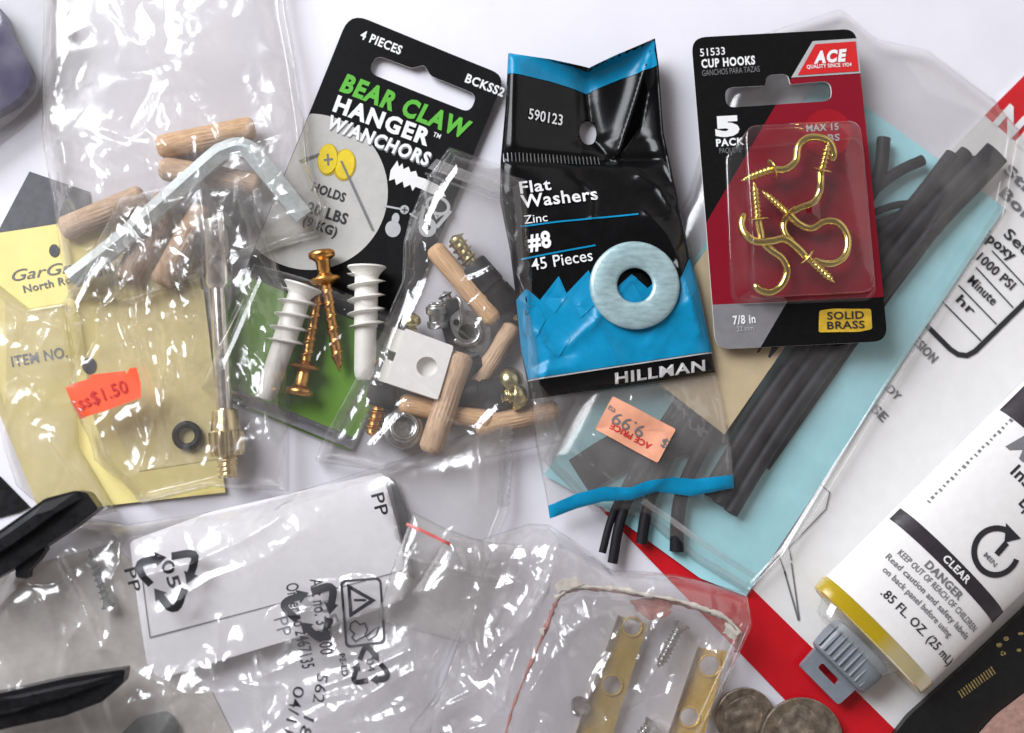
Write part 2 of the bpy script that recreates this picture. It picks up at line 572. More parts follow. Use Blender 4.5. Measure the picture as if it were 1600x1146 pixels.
def sweep(pts, r, seg=12, phase=0.0, flat=None):
    """tube along world points; r number or list; flat=(rx, rz) elliptical section with rz vertical"""
    n = len(pts); V, F = [], []
    N = None
    for i, p in enumerate(pts):
        t = (pts[min(n - 1, i + 1)] - pts[max(0, i - 1)]).normalized()
        if N is None:
            N = Vector((0, 0, 1)) - t * t.z
            if N.length < .1: N = Vector((1, 0, 0)) - t * t.x
        N = (N - t * N.dot(t)).normalized(); Bn = t.cross(N)
        rr = r[i] if isinstance(r, (list, tuple)) else r
        for k in range(seg):
            th = 2 * math.pi * k / seg + phase
            if flat: V.append(p + Bn * math.cos(th) * flat[0] + N * math.sin(th) * flat[1])
            else: V.append(p + Bn * math.cos(th) * rr + N * math.sin(th) * rr)
    for i in range(n - 1):
        for k in range(seg):
            k2 = (k + 1) % seg
            F.append((i * seg + k, i * seg + k2, (i + 1) * seg + k2, (i + 1) * seg + k))
    F.append(tuple(range(seg))[::-1]); F.append(tuple((n - 1) * seg + k for k in range(seg)))
    return V, F

def path3(pts, n=8):
    return spline([W3(*p) for p in pts], n)
# ------------------------------------------------------------------ materials
M = {}
M['table'] = mat('white_table', (.80, .785, .845), .42, var=.03, scale=.22, bump=.05, bscale=60, spec=.4, rvar=.08)
M['black_card'] = mat('black_print', (.0045, .0045, .005), .42, var=.2, scale=6, bump=.03, bscale=80, spec=.16)
M['white_card'] = mat('white_board', (.80, .79, .78), .45, var=.02, scale=2, bump=.03, bscale=60)
M['grey_print'] = mat('grey_print', (.50, .49, .46), .4, var=.04)
M['green_ink'] = mat('green_ink', (.10, .44, .035), .45, var=.05)
M['white_ink'] = mat('white_ink', (.80, .80, .80), .5, var=.02)
M['silver_ink'] = mat('silver_ink', (.45, .45, .46), .45, var=.05)
M['grey_ink'] = mat('grey_ink', (.17, .17, .18), .5, var=.05)
M['dark_ink'] = mat('dark_ink', (.022, .022, .026), .5, var=.1)
M['yellow_ink'] = mat('yellow_ink', (.74, .55, .015), .45, var=.06)
M['deep_yellow_ink'] = mat('deep_yellow_ink', (.48, .33, .012), .45, var=.06)
M['red_ink'] = mat('red_ink', (.55, .02, .02), .5, var=.05)
M['copper'] = mat('copper_plate', (.66, .33, .10), .3, 1.0, var=.16, scale=7, bump=.08, bscale=30, rvar=.1)
M['brass'] = mat('polished_brass', (.86, .66, .20), .16, 1.0, var=.06, scale=4, rvar=.05)
M['yellow_zinc'] = mat('yellow_zinc', (.60, .52, .26), .24, 1.0, var=.15, scale=5, rvar=.08)
M['bright_brass'] = mat('bright_brass', (.92, .55, .045), .32, .35, var=.14, scale=1.6, bump=.05, rvar=.12)
M['old_brass'] = mat('worn_brass', (.66, .44, .05), .42, .3, var=.12, scale=1.6, bump=.05, rvar=.12)
M['nickel_gold'] = mat('nickel_gold', (.84, .70, .42), .22, 1.0, var=.08, scale=3, rvar=.06)
M['nickel'] = mat('nickel', (.90, .88, .84), .2, 1.0, var=.08, scale=3, rvar=.06)
M['zinc'] = mat('zinc_plate', (.50, .50, .49), .3, 1.0, var=.12, scale=6, rvar=.1)
M['key_steel'] = mat('zinc_coated_steel', (.60, .66, .66), .48, .35, var=.08, scale=8, rvar=.1)
M['coin'] = mat('tarnished_coin', (.38, .31, .24), .40, .8, var=.3, scale=3, bump=.25, bscale=9, rvar=.1)
M['wood'] = mat('beech_wood', (.68, .44, .26), .66, var=.2, scale=3.6, bump=.3, bscale=18, each=.22, stretch=(5, 5, .5), spec=.3)
M['nylon'] = mat('white_nylon', (.80, .78, .72), .42, var=.02, sss=.25)
M['block'] = mat('milky_plastic', (.86, .84, .81), .5, var=.03, sss=.2, bump=.05)
M['black_plastic'] = mat('black_plastic', (.006, .006, .008), .30, var=.3, scale=4, bump=.16, bscale=18, rvar=.12, spec=.4)
M['rubber'] = mat('black_rubber', (.012, .011, .012), .5, spec=.3, var=.2, scale=10, bump=.1)
M['tube'] = mat('shrink_tubing', (.010, .009, .012), .55, spec=.25, var=.15, scale=3, bump=.05)
M['yellow_card'] = mat('yellow_card', (.86, .73, .28), .6, var=.035, scale=1.2, bump=.05, bscale=50)
M['grey_sheet'] = mat('grey_sheet', (.075, .075, .085), .4, var=.15)
M['orange_sticker'] = mat('fluorescent_paper', (.93, .10, .03), .5, var=.04)
M['salmon_sticker'] = mat('salmon_paper', (.80, .36, .22), .55, var=.05)
M['paper'] = mat('white_paper', (.82, .80, .83), .6, var=.02, bump=.03)
M['pouch_black'] = mat('glossy_black_film', (.004, .004, .0045), .20, var=.2, scale=3, bump=.08, bscale=6, spec=.28)
M['pouch_blue'] = mat('glossy_blue_film', (.003, .245, .46), .28, var=.09, scale=1.6, bump=.08, bscale=6, spec=.3)
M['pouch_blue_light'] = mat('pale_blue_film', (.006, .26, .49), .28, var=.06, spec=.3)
M['washer'] = mat('washer_zinc', (.40, .56, .585), .38, .35, var=.14, scale=2.4, bump=.12, bscale=14, rvar=.12, stretch=(1, 3, 1))
M['dark_red'] = mat('red_card_print', (.235, .004, .016), .42, spec=.25, var=.12, scale=18, stretch=(1, 4, 1))
M['mid_red'] = mat('bright_red_print', (.33, .006, .016), .42, var=.06, spec=.25)
M['logo_red'] = mat('logo_red', (.62, .012, .014), .4, var=.04)
M['grey_card'] = mat('grey_card_print', (.21, .205, .215), .42, var=.06)
M['gold_foil'] = mat('gold_foil', (.86, .56, .05), .28, .3, var=.16, scale=2.5, bump=.12, bscale=6)
M['tan_card'] = mat('tan_card', (.62, .49, .29), .6, var=.05, scale=1.5, bump=.05)
M['aqua'] = mat('aqua_card', (.39, .72, .775), .5, var=.05, scale=.7, bump=.03)
M['epoxy_red'] = mat('scarlet_print', (.60, .008, .016), .3, var=.05, scale=1)
M['white_tube'] = mat('white_tube_plastic', (.83, .81, .80), .3, var=.02, sss=.1)
M['band'] = mat('band_ink', (.035, .028, .034), .35, var=.15)
M['flange_yellow'] = mat('amber_resin', (.68, .50, .02), .25, var=.06, sss=.3)
M['flange_pale'] = mat('pale_resin', (.66, .58, .30), .28, var=.05, sss=.3)
M['cap_grey'] = mat('grey_plastic', (.21, .235, .265), .38, var=.06)
M['purple'] = mat('purple_plastic', (.020, .008, .075), .45, var=.3, scale=.8, bump=.1, bscale=3, col2=(.042, .030, .105), spec=.15)
M['residue'] = mat('torn_card', (.78, .72, .62), .8, var=.12, scale=4, bump=.35, bscale=12)
M['residue_red'] = mat('torn_red_card', (.50, .20, .17), .7, var=.25, scale=3, bump=.2, bscale=12)
M['black_fabric'] = mat('black_packet', (.008, .008, .008), .4, var=.2, bump=.2, bscale=20)
M['gold_print'] = mat('gold_print', (.62, .48, .20), .35, .6, var=.3, scale=9)
M['leather'] = mat('pinkish_leather', (.42, .25, .20), .6, var=.15, scale=4, bump=.25, bscale=25)
M['crimp'] = mat('crimp_silver', (.22, .22, .23), .3, .5, var=.2)
M['red_seal'] = mat('red_zip_line', (.60, .12, .11), .4, var=.1)
M['film_back'] = film('back_film', tint=(.975, .97, .965), rough=.2, milk=.035, bump=.0)
M['film'] = film('bag_film', tint=(.955, .945, .935), rough=.19, bump=.05, bscale=4, milk=.09, crinkle=.15, cscale=.42, sparse=.55)
M['film_smooth'] = film('smooth_bag_film', tint=(.965, .96, .955), rough=.10, bump=.05, bscale=3, milk=.045, crinkle=.10, cscale=.35, sparse=.6)
M['film_soft'] = film('soft_bag_film', tint=(.98, .978, .975), rough=.18, milk=.035, bump=.08, bscale=3)
M['film_crisp'] = film('crisp_bag_film', tint=(.955, .945, .935), rough=.16, milk=.028, bump=.06, bscale=6, ior=1.85, crinkle=.19, cscale=.5, sparse=.52)
M['film_print'] = film('printed_bag_film', tint=(.965, .96, .955), rough=.20, milk=.085, bump=.04, bscale=4, ior=1.95, crinkle=.19, cscale=.36, sparse=.57)
M['film_crumpled'] = film('crumpled_bag_film', tint=(.945, .94, .94), rough=.17, milk=.06, bump=.05, bscale=6, ior=2.0, crinkle=.20, cscale=.42, sparse=.5)
M['film_zip'] = film('small_zip_film', tint=(.95, .945, .94), rough=.14, milk=.10, bump=.06, bscale=4)
M['khaki'] = mat('khaki_print', (.80, .68, .31), .6, var=.08, scale=1.5)
M['brown_tone'] = mat('brown_tone_sheet', (.60, .56, .525), .75, var=.12, scale=1.0, bump=.1)
M['blister'] = film('blister_plastic', tint=(.95, .945, .945), rough=.04, milk=.02, bump=.03, bscale=3, ior=1.6)
M['tray'] = film('thick_clear_plastic', tint=(.93, .935, .93), rough=.12, milk=.15, milkcol=(.76, .76, .77), bump=.05, bscale=3)
M['zip'] = film('zip_strip_plastic', tint=(.86, .86, .86), rough=.1, milk=.16, bump=.1, bscale=8)

def printed(name, fn_nodes):  # a card colour that runs from green into black along the card
    pass

# ------------------------------------------------------------------ the table
x0, y0 = W(-900, -900, 0); x1, y1 = W(2500, 2050, 0)
tb = link_mesh('table_surface', [(-160, -160, 0), (160, -160, 0), (160, 160, 0), (-160, 160, 0)], [(0, 1, 2, 3)], M['table'])
tag(tb, kind='structure')

# ------------------------------------------------------------------ right-hand stack, lowest first
# white glue card with scarlet bands
s_ep = Surf(5)
ep = thing('glue_card', 'white and red card of clear glue under the turquoise card and black tubing', 'blister pack', 1450, 700)
ec = [(936, 793), (1262, 465), (1560, 158), (1640, 78), (2000, 420), (1420, 1290), (1290, 1160)]
red_lo = ((1167, 912), (1392, 1134))
def ep_pick(x, y):
    (ax, ay), (bx, by) = red_lo
    if (bx - ax) * (y - ay) - (by - ay) * (x - ax) > 0 and x < 1560: return 1
    if (1604 - 1540) * (y - 182) - (236 - 182) * (x - 1540) < 0 and x > 1480: return 1
    return 0
card('card', ec, s_ep, 3, [M['white_card'], M['epoxy_red']], ep, lines=[red_lo, ((1540, 182), (1604, 236))], pick=ep_pick)
bx_ = rounded([(1440, 502), (1507, 566), (1640, 434), (1640, 380)], [0, 26, 0, 0])
shapes2d('printed_frame', [stroke([(1440, 502), (1484, 546), (1496, 554), (1510, 556), (1523, 549), (1640, 434)], 8),
                           stroke([(1470, 470), (1532, 533)], 2.2), stroke([(1497, 446), (1556, 507)], 2.2),
                           stroke([(1524, 418), (1582, 481)], 2.2), stroke([(1549, 392), (1608, 455)], 2.2)], s_ep, M['dark_ink'], ep, eps=2)
lettering([('hr', (1492, 470), (1516, 494), 15, .02), ('Minute', (1510, 440), (1550, 478), 15, .02), ('1000 PSI', (1524, 405), (1578, 454), 15, .02),
           ('Epoxy', (1530, 368), (1580, 408), 17, .03), ('Setting', (1566, 368), (1640, 436), 17, .02)], s_ep, M['dark_ink'], ep, eps=2)
lettering([('Stron', (1566, 268), (1640, 338), 18, .03), ('Bond', (1560, 304), (1620, 362), 18, .03)], s_ep, M['grey_ink'], ep, eps=2)
lettering([('ADHESION', (1398, 508), (1456, 568), 15, .03), ('READY', (1360, 585), (1400, 627), 13, .02), ('USE', (1346, 626), (1378, 660), 15, .03)], s_ep, M['grey_ink'], ep, eps=2)
lettering([('NEW', (1552, 190), (1652, 280), 40, .05)], s_ep, M['white_ink'], ep, eps=2)
shapes2d('printed_nozzle', [stroke([(1225, 893), (1247, 970)], 2.6), stroke([(1236, 880), (1248, 968)], 2.2), stroke([(1190, 890), (1216, 868), (1228, 900)], 1.6),
                            stroke([(1232, 856), (1290, 796), (1296, 770), (1280, 756)], 1.8), stroke([(1232, 856), (1236, 876)], 1.8)], s_ep, M['grey_ink'], ep, eps=2)
lettering([('PE', (1266, 776), (1282, 757), 14, .02)], s_ep, M['dark_ink'], ep, eps=2)

# the glue tube
a_ = np.array((.711, -.703)); b_ = np.array((.703, .711)); Fp = np.array((1373.0, 984.0)); HW = 117.0; TH = 44.0
def tube_px(s, t):
    p = Fp + a_ * s + b_ * t
    return (float(p[0]), float(p[1]))
def tube_z(px, py):
    t = (px - Fp[0]) * b_[0] + (py - Fp[1]) * b_[1]
    return 16 + TH + TH * np.sqrt(np.clip(1 - (t / HW) ** 2, 0.0, 1)) * .92
s_tb = Surf(60, tube_z)
gt = thing('glue_tube', 'white glue tube with grey cap, yellow shoulder and black band lying on the glue card', 'tube', *tube_px(60, 0), 5)
V = []; F = []
ns, nt_ = 40, 40
for i in range(ns + 1):
    s = 560 * i / ns
    for k in range(nt_):
        th = 2 * math.pi * k / nt_
        flat = max(.25, 1 - max(0, s - 380) / 700)
        p = tube_px(s, HW * math.cos(th)); x, y = W(p[0], p[1], 60)
        V.append((float(x), float(y), (16 + TH + TH * .92 * math.sin(th)) / PX))
for i in range(ns):
    for k in range(nt_):
        k2 = (k + 1) % nt_
        F.append((i * nt_ + k, i * nt_ + k2, (i + 1) * nt_ + k2, (i + 1) * nt_ + k))
F.append(tuple(range(nt_))); F.append(tuple(ns * nt_ + k for k in range(nt_)))
bodyo = link_mesh('body', V, F, M['white_tube'], gt, smooth=True)
bodyo.data.set_sharp_from_angle(angle=math.radians(50))
def sband(sa, sb, t0=-114, t1=114):
    return [tube_px(sa, t0 + (t1 - t0) * k / 20) for k in range(21)] + [tube_px(sb, t1 - (t1 - t0) * k / 20) for k in range(21)]
decal('printed_band', sband(131, 155), s_tb, M['band'], gt, eps=1, grid=9)
decal('printed_band', sband(372, 450), s_tb, M['band'], gt, eps=1, grid=9)
def tt(st, s, t0, t1, cap, bold=0.0, shear=0.0): return (st, tube_px(s, t0), tube_px(s, t1), cap, bold, shear)
lettering([tt('.85 FL. OZ. (25 mL)', 34, -50, 112, 14, .012)], s_tb, M['dark_ink'], gt)
lettering([tt('CLEAR', 138, -22, 32, 12, .03)], s_tb, M['white_ink'], gt, eps=2.2)
lettering([tt('DANGER', 112, -34, 42, 13, .03), tt('KEEP OUT OF REACH OF CHILDREN', 97, -74, 98, 10, .015),
           tt('Read caution and safety labels', 80, -82, 98, 10, .015), tt('on back panel before using', 62, -72, 74, 10, .015)], s_tb, M['grey_ink'], gt)
ic = np.array(tube_px(206, 29))
shapes2d('printed_timer', [stroke(arc(ic[0], ic[1], 35, 36, 20, 305, 40), 9), [(float(ic[0] + 14), float(ic[1] - 44)), (float(ic[0] + 38), float(ic[1] - 20)), (float(ic[0] + 12), float(ic[1] - 14))]], s_tb, M['dark_ink'], gt)
lettering([('1', (ic[0] - 3, ic[1] + 1), (ic[0] + 4, ic[1] + 7), 24, .02)], s_tb, M['dark_ink'], gt)
lettering([('MIN', (ic[0] - 21, ic[1] + 6), (ic[0] - 3, ic[1] + 24), 8, .01)], s_tb, M['grey_ink'], gt)
lettering([tt('Minute', 333, -74, 78, 36, .03, .25)], s_tb, M['grey_ink'], gt)
lettering([tt('Instant', 306, -42, 42, 20, .02), tt('Epoxy', 281, 0, 62, 20, .02)], s_tb, M['dark_ink'], gt)
shapes2d('printed_scale', [stroke([tube_px(190 + 8.5 * k, -97), tube_px(190 + 8.5 * k, -92 - k % 3)], 2.6 + (k * 7 % 4) * .7) for k in range(22)], s_tb, M['grey_ink'], gt)
def tube_block(name, s0, s1, t0, t1, h0, h1, m, rnd_=6.0, seg=6, hole=None, th=None):
    z0, z1 = h0, h1
    o = rounded([tube_px(s0, t0), tube_px(s0, t1), tube_px(s1, t1), tube_px(s1, t0)], rnd_)
    return card(name, o, Surf(z1), z1 - z0, m, gt, holes=[hole] if hole else ())
def tube_arch(name, rows, m, zc, t_off=0.0, hole=False):
    """rounded solid across the tube axis: rows of (s, half width, half height)"""
    nk = 32; V = []; F = []
    for s_, hw, hh in rows:
        for k in range(nk):
            th = 2 * math.pi * k / nk
            c_, s2 = math.cos(th), math.sin(th)
            p = tube_px(s_, t_off + hw * math.copysign(abs(c_) ** .8, c_)); x, y = W(p[0], p[1], zc)
            V.append((float(x), float(y), (zc + hh * math.copysign(abs(s2) ** .8, s2)) / PX))
    for i in range(len(rows) - 1):
        for k in range(nk):
            k2 = (k + 1) % nk
            F.append((i * nk + k, i * nk + k2, (i + 1) * nk + k2, (i + 1) * nk + k))
    F.append(tuple(range(nk))); F.append(tuple((len(rows) - 1) * nk + k for k in range(nk)))
    o = link_mesh(name, V, F, m, gt, smooth=True); o.data.set_sharp_from_angle(angle=math.radians(40)); return o
mr_, nt, bsdf, out = new_mat('amber_resin_two_tone')
tcn = nt.nodes.new('ShaderNodeTexCoord'); mpn = nt.nodes.new('ShaderNodeVectorMath'); mpn.operation = 'DOT_PRODUCT'; mpn.inputs[1].default_value = (.703, -.711, 0)
nt.links.new(tcn.outputs['Object'], mpn.inputs[0])
rpn = nt.nodes.new('ShaderNodeMapRange'); rpn.inputs['From Min'].default_value = -.45 ; rpn.inputs['From Max'].default_value = .25
nt.links.new(mpn.outputs['Value'], rpn.inputs['Value'])
mxn = nt.nodes.new('ShaderNodeMix'); mxn.data_type = 'RGBA'; mxn.inputs[6].default_value = (.66, .47, .015, 1); mxn.inputs[7].default_value = (.66, .56, .30, 1)
nt.links.new(rpn.outputs['Result'], mxn.inputs[0]); nt.links.new(mxn.outputs[2], bsdf.inputs['Base Color'])
bsdf.inputs['Roughness'].default_value = .22; bsdf.inputs['Transmission Weight'].default_value = .35; bsdf.inputs['Subsurface Weight'].default_value = .3
bsdf.inputs['Subsurface Radius'].default_value = (.3, .2, .05)
tube_arch('shoulder', [(-26, 112, 34), (-24, 117, 37), (-3, 119, 39), (0, 117, 38)], mr_, 56)
tube_arch('collar', [(-50, 66, 28), (-48, 72, 31), (-28, 82, 34), (-24, 82, 34)], M['tray'], 52, -14)
tube_arch('cap', [(-90, 50, 20), (-87, 55, 24), (-60, 58, 26), (-36, 56, 28), (-33, 50, 24)], M['cap_grey'], 48, -2)
for k in range(9):
    t = -48 + 11.5 * k
    tube_arch('cap_rib', [(-84, 1.6, 3), (-82, 2.2, 3), (-44, 2.2, 3), (-42, 1.6, 3)], M['cap_grey'], 48 + 26 * math.sqrt(max(0, 1 - ((t) / 60) ** 2)), t - 2)
hl = rounded([tube_px(-110, -25), tube_px(-110, 16), tube_px(-99, 16), tube_px(-99, -25)], 5)
card('cap_tab', rounded([tube_px(-128, -45), tube_px(-128, 40), tube_px(-84, 42), tube_px(-84, -48)], 6), Surf(36), 12, M['cap_grey'], gt, holes=[hl])

# turquoise header card, with the tan one on it
tag(card('paper_insert', [(1286, 118), (1570, 325), (1166, 932), (1094, 904), (945, 796), (850, 742)], Surf(11), 2.5, M['aqua'], grid=80),
    'large turquoise card insert running diagonally under the black tubing', 'card')
tag(card('paper_insert', [(982, 563), (1132, 679), (1335, 386), (1190, 268)], Surf(41), 2.5, M['tan_card']),
    'small tan card insert poking out below the red cup hook card', 'card')

# black tubes
def tubing(pts, r, label, flat=None, n=8):
    P = path3(pts, n); seg = 22
    V, F = sweep(P, r / PX, seg, flat=(flat[0] / PX, flat[1] / PX) if flat else None)
    V = [Vector(v) for v in V]; F = F[:-2]                       # cut ends are open: wall, then the dark bore
    for base, inward in ((0, (P[1] - P[0]).normalized()), ((len(P) - 1) * seg, (P[-2] - P[-1]).normalized())):
        c = sum((V[base + k] for k in range(seg)), Vector()) / seg
        a = len(V); V += [c + (V[base + k] - c) * .7 for k in range(seg)]
        b2 = len(V); V += [V[a + k] + inward * (12 / PX) for k in range(seg)]
        for k in range(seg):
            k2 = (k + 1) % seg
            F.append((base + k, base + k2, a + k2, a + k)); F.append((a + k, a + k2, b2 + k2, b2 + k))
        F.append(tuple(b2 + k for k in range(seg)))
    o = link_mesh('tube', [tuple(v) for v in V], F, M['tube'], smooth=True)
    o.data.set_sharp_from_angle(angle=math.radians(50))
    tag(o, label, 'tubing', 'black tubes fanned over the turquoise card')
def offset_path(pts, d):
    return [(x + .79 * d, y + .61 * d, z) for x, y, z in pts]
main_tube = [(1123, 788, 26), (1205, 655, 26), (1330, 482, 27), (1440, 345, 28), (1528, 252, 29)]
tubing(offset_path(main_tube, 23), 12, 'straight black tube nearest the open turquoise strip, outermost of the thick bundle')
tubing(offset_path(main_tube, 0), 12.5, 'straight black tube in the middle of the thick bundle below the cup hook card')
tubing(offset_path(main_tube, -23), 12, 'straight black tube along the tan card side of the thick bundle')
tubing([(1120, 690, 20), (1260, 470, 34), (1400, 350, 30), (1488, 242, 30)], 12, 'round black tube with its upper end alone between turquoise card and white edge')
tubing([(1175, 715, 15), (1330, 495, 16), (1430, 360, 17), (1476, 300, 18)], 20, 'broad flat black tube filling the gap beside the cup hook card', flat=(34, 3.5))
tubing([(1440, 355, 30), (1500, 300, 33), (1558, 238, 33)], 20, 'short broad black tube end crossing the white glue card edge', flat=(22, 6))
tubing([(1002, 850, 22), (1020, 770, 26), (1090, 640, 26), (1240, 420, 30), (1376, 288, 30), (1442, 250, 28)], 9, 'thin black tube whose upper tip points across open turquoise card')
tubing([(1057, 862, 22), (1066, 770, 28), (1120, 660, 28), (1250, 440, 32), (1362, 300, 30), (1381, 216, 28)], 11, 'black tube bent steeply upward right beside the cup hook card')
tubing([(941, 864, 22), (966, 784, 26), (1040, 655, 26), (1220, 400, 30), (1372, 330, 30), (1420, 318, 28)], 6, 'thinnest black tube, its lower tip on bare white table')
tubing([(957, 880, 22), (980, 784, 28), (1060, 660, 30), (1230, 425, 30), (1400, 340, 32), (1430, 330, 28)], 8, 'black tube reaching lowest, ending at the crumpled bag on white table')
tubing([(905, 745, 20), (980, 700, 22), (1080, 672, 22), (1180, 560, 22)], 20, 'broad flat black tube seen only through the clear foot of the washer pouch', flat=(30, 6))

# soft clear bag over tubes and inserts
sides_r = ([(1150, 60), (1318, 6), (1375, 55), (1455, 72), (1560, 150)], [(1560, 150), (1604, 200), (1580, 330), (1400, 610), (1240, 870), (1176, 934)],
           [(930, 800), (1010, 812), (1090, 880), (1176, 934)], [(1150, 60), (1080, 300), (930, 560), (850, 720), (930, 800)])
sr = film_surf(40, outline_of(*sides_r), 12, 36, [([(1320, 10), (1385, 60), (1460, 80), (1560, 158)], 9, 12), ([(1380, 60), (1440, 150), (1560, 190)], 6, 12),
     ([(1003, 783), (1080, 835), (1176, 900)], 7, 5), ([(1480, 300), (1300, 560), (1180, 800)], 5, 20), ([(1230, 930), (1420, 620)], 4, 12)], [waves(3, 2, 260)], 50)
bagr = thing('clear_bag', 'soft clear bag around the black tubing and turquoise card', 'plastic bag', 1250, 550, 8)
pouch('film', sides_r, sr, M['film_soft'], bagr, 10, 7)
seam = [(1003, 783), (1046, 812), (1092, 846), (1140, 878), (1176, 900)]
decal('seam', stroke(seam, 9), sr, M['zip'], bagr, eps=2, grid=12)

# ------------------------------------------------------------------ cup hook pack
s_ac = Surf(60, lambda x, y: 66 - 12 * np.clip((420 - y) / 370, 0, 1))
Q = [(1081, 57), (1339, 43), (1385, 534), (1117, 547)]
ac = thing('hook_pack', 'black and dark red hanging card with five brass cup hooks under a clear blister', 'blister pack', 1230, 300, 40)
slot = rounded([(1133, 136), (1196, 133), (1199, 116), (1232, 114), (1236, 131), (1299, 125), (1301, 157), (1135, 168)], [14, 3, 12, 12, 3, 15, 15, 15])
L1 = ((1239, 119), (1105, 345)); L2 = ((1115, 477), (1377, 465)); L3 = ((1228, 473), (1187, 543))
sd = lambda l, x, y: (l[1][0] - l[0][0]) * (y - l[0][1]) - (l[1][1] - l[0][1]) * (x - l[0][0])
def ac_pick(x, y):
    if sd(L2, x, y) > 0:
        return 2 if sd(L3, x, y) > 0 else 0
    if sd(L1, x, y) < 0 and y > 113: return 1
    return 0
card('card', rounded(Q, [24, 20, 24, 24]), s_ac, 4, [M['black_card'], M['dark_red'], M['grey_card']], ac, edge=M['white_card'], holes=[slot], lines=[L1, L2, L3, ((1239, 119), (1345, 113))], pick=ac_pick)
shapes2d('logo_border', [[(1271, 63), (1340, 58.5), (1345.5, 113.5), (1237, 120.5)]], s_ac, M['silver_ink'], ac, eps=1)
shapes2d('logo_panel', [[(1275, 68), (1338, 63.5), (1342.5, 110.5), (1247, 117)]], s_ac, M['logo_red'], ac, eps=2)
lettering([('ACE', (1272, 98), (1325, 94), 20, .06, .25)], s_ac, M['white_ink'], ac, eps=3, name='logo_lettering')
lettering([('QUALITY SINCE 1924', (1261, 107), (1331, 103), 6, .02)], s_ac, M['white_ink'], ac, eps=3)
lettering([('CUP HOOKS', (1097, 105), (1181, 99), 14, .04), ('5', (1118, 212), (1156, 210), 33, .07), ('PACK', (1119, 229), (1163, 226), 12, .04), ('51533', (1095, 87), (1134, 84), 12, .01)], s_ac, M['white_ink'], ac)
lettering([('GANCHOS PARA TAZAS', (1098, 118), (1188, 111), 9, .0), ('PAQUETE', (1124, 240), (1158, 238), 8, 0)], s_ac, M['grey_ink'], ac)
lettering([('7/8 in', (1144, 508), (1179, 505), 14, .03)], s_ac, M['white_ink'], ac)
lettering([('22 mm', (1150, 519), (1176, 517), 8, .0)], s_ac, M['silver_ink'], ac)
shapes2d('printed_disc', [ellipse(1293, 208, 38)], s_ac, M['mid_red'], ac, eps=1)
lettering([("MAX 15", (1260, 206), (1310, 203), 11, .02), ('LBS', (1284, 222), (1312, 220), 11, .02)], s_ac, M['silver_ink'], ac, eps=2.2)
s_foil = Surf(64, lambda x, y: 66.5 + 2.0 * np.sin((x - 1279) / 14.0) * .5 + 0.8)
gf = decal('foil_label', rounded([(1279, 486), (1300, 483), (1360, 483), (1362, 515), (1340, 519), (1278, 520)], 4), s_foil, M['gold_foil'], ac, eps=0, grid=5)
lettering([('SOLID', (1291, 500), (1349, 498), 12, .02), ('BRASS', (1291, 515), (1350, 513), 12, .02)], s_foil, M['dark_ink'], ac, eps=1)

def rr_loop(pts, rad, n=5): return rounded(pts, rad, n)
def dome(name, base, top, zb, zt, m, parent, rb, rt):
    B = rr_loop(base, rb, 7); T = rr_loop(top, rt, 7); n = len(B)
    tl = lambda y: float(s_ac.z(0, y)) - 64
    fl = [((x - 1258) * 1.035 + 1258, (y - 330) * 1.03 + 330) for x, y in B]
    rings = [[W3(x, y, zb + 1 + tl(y)) for x, y in fl], [W3(x, y, zb + 1.5 + tl(y)) for x, y in B]]
    for k in range(1, 8):
        t = k / 8; e = t
        rings.append([W3(*(np.array(B[i]) * (1 - t) + np.array(T[i]) * t), zb + (zt - zb) * e + tl(B[i][1])) for i in range(n)])
    c = np.array(T).mean(0)
    for f, h in ((0.0, -2.5), (.015, -1.0), (.035, -.2), (.07, .3), (.15, 1.0), (.3, 2.0), (.5, 2.9), (.75, 3.5), (.95, 3.7)):
        rings.append([W3(*(np.array(T[i]) * (1 - f) + c * f), zt + h + tl(T[i][1] * (1 - f) + c[1] * f)) for i in range(n)])
    V = [tuple(p) for r in rings for p in r]; F = []
    for j in range(len(rings) - 1):
        for i in range(n):
            F.append((j * n + i, (j + 1) * n + i, (j + 1) * n + (i + 1) % n, j * n + (i + 1) % n))
    F.append(tuple((len(rings) - 1) * n + i for i in range(n)))
    F = [f[::-1] for f in F]
    return link_mesh(name, V, F, m, parent, smooth=True)
dome('blister', [(1136, 236), (1345, 216), (1366, 466), (1146, 474)], [(1163, 196), (1344, 188), (1369, 455), (1180, 466)], 65, 128, M['blister'], ac, 22, 22)

def cup_hook(wire, shank, disc, label, r=6.3):
    dz = lambda p: (p[0], p[1], p[2] - 9 * max(0, (400 - p[1]) / 370))
    wire = [dz(p) for p in wire]; shank = dz(shank); disc = dz(disc)
    """wire: path from flange to tip; shank: (px,py,h) flange -> point; disc: (px,py,h) centre"""
    o = thing('cup_hook', label, 'hook', disc[0], disc[1], 70, 'brass cup hooks in the blister')
    P = path3(wire, 8); n = len(P)
    R = [r / PX * (1 if i < n - 5 else max(.55, 1 - (i - n + 5) * .09)) for i in range(n)]
    v, f = sweep(P, R, 12); link_mesh('wire', v, f, M['brass'], o, smooth=True)
    mw, L = axis_matrix(disc[:2], disc[2], shank[:2], shank[2])
    loc = Matrix.Translation(-o.location)
    obj('screw_thread', local_mesh('screw_thread', thread(4.9 / PX, 2.6 / PX, L, 6.6 / PX, tip=14 / PX, sharp=1.6), M['brass']), o, loc @ mw)
    rr = 16.5 / PX
    obj('flange', local_mesh('flange', lathe([(rr * .3, -.05), (rr * .75, -.045), (rr * .97, -.02), (rr, 0), (rr * .96, .025), (rr * .6, .05), (rr * .32, .06)], 30), M['brass'], auto=50), o, loc @ mw)
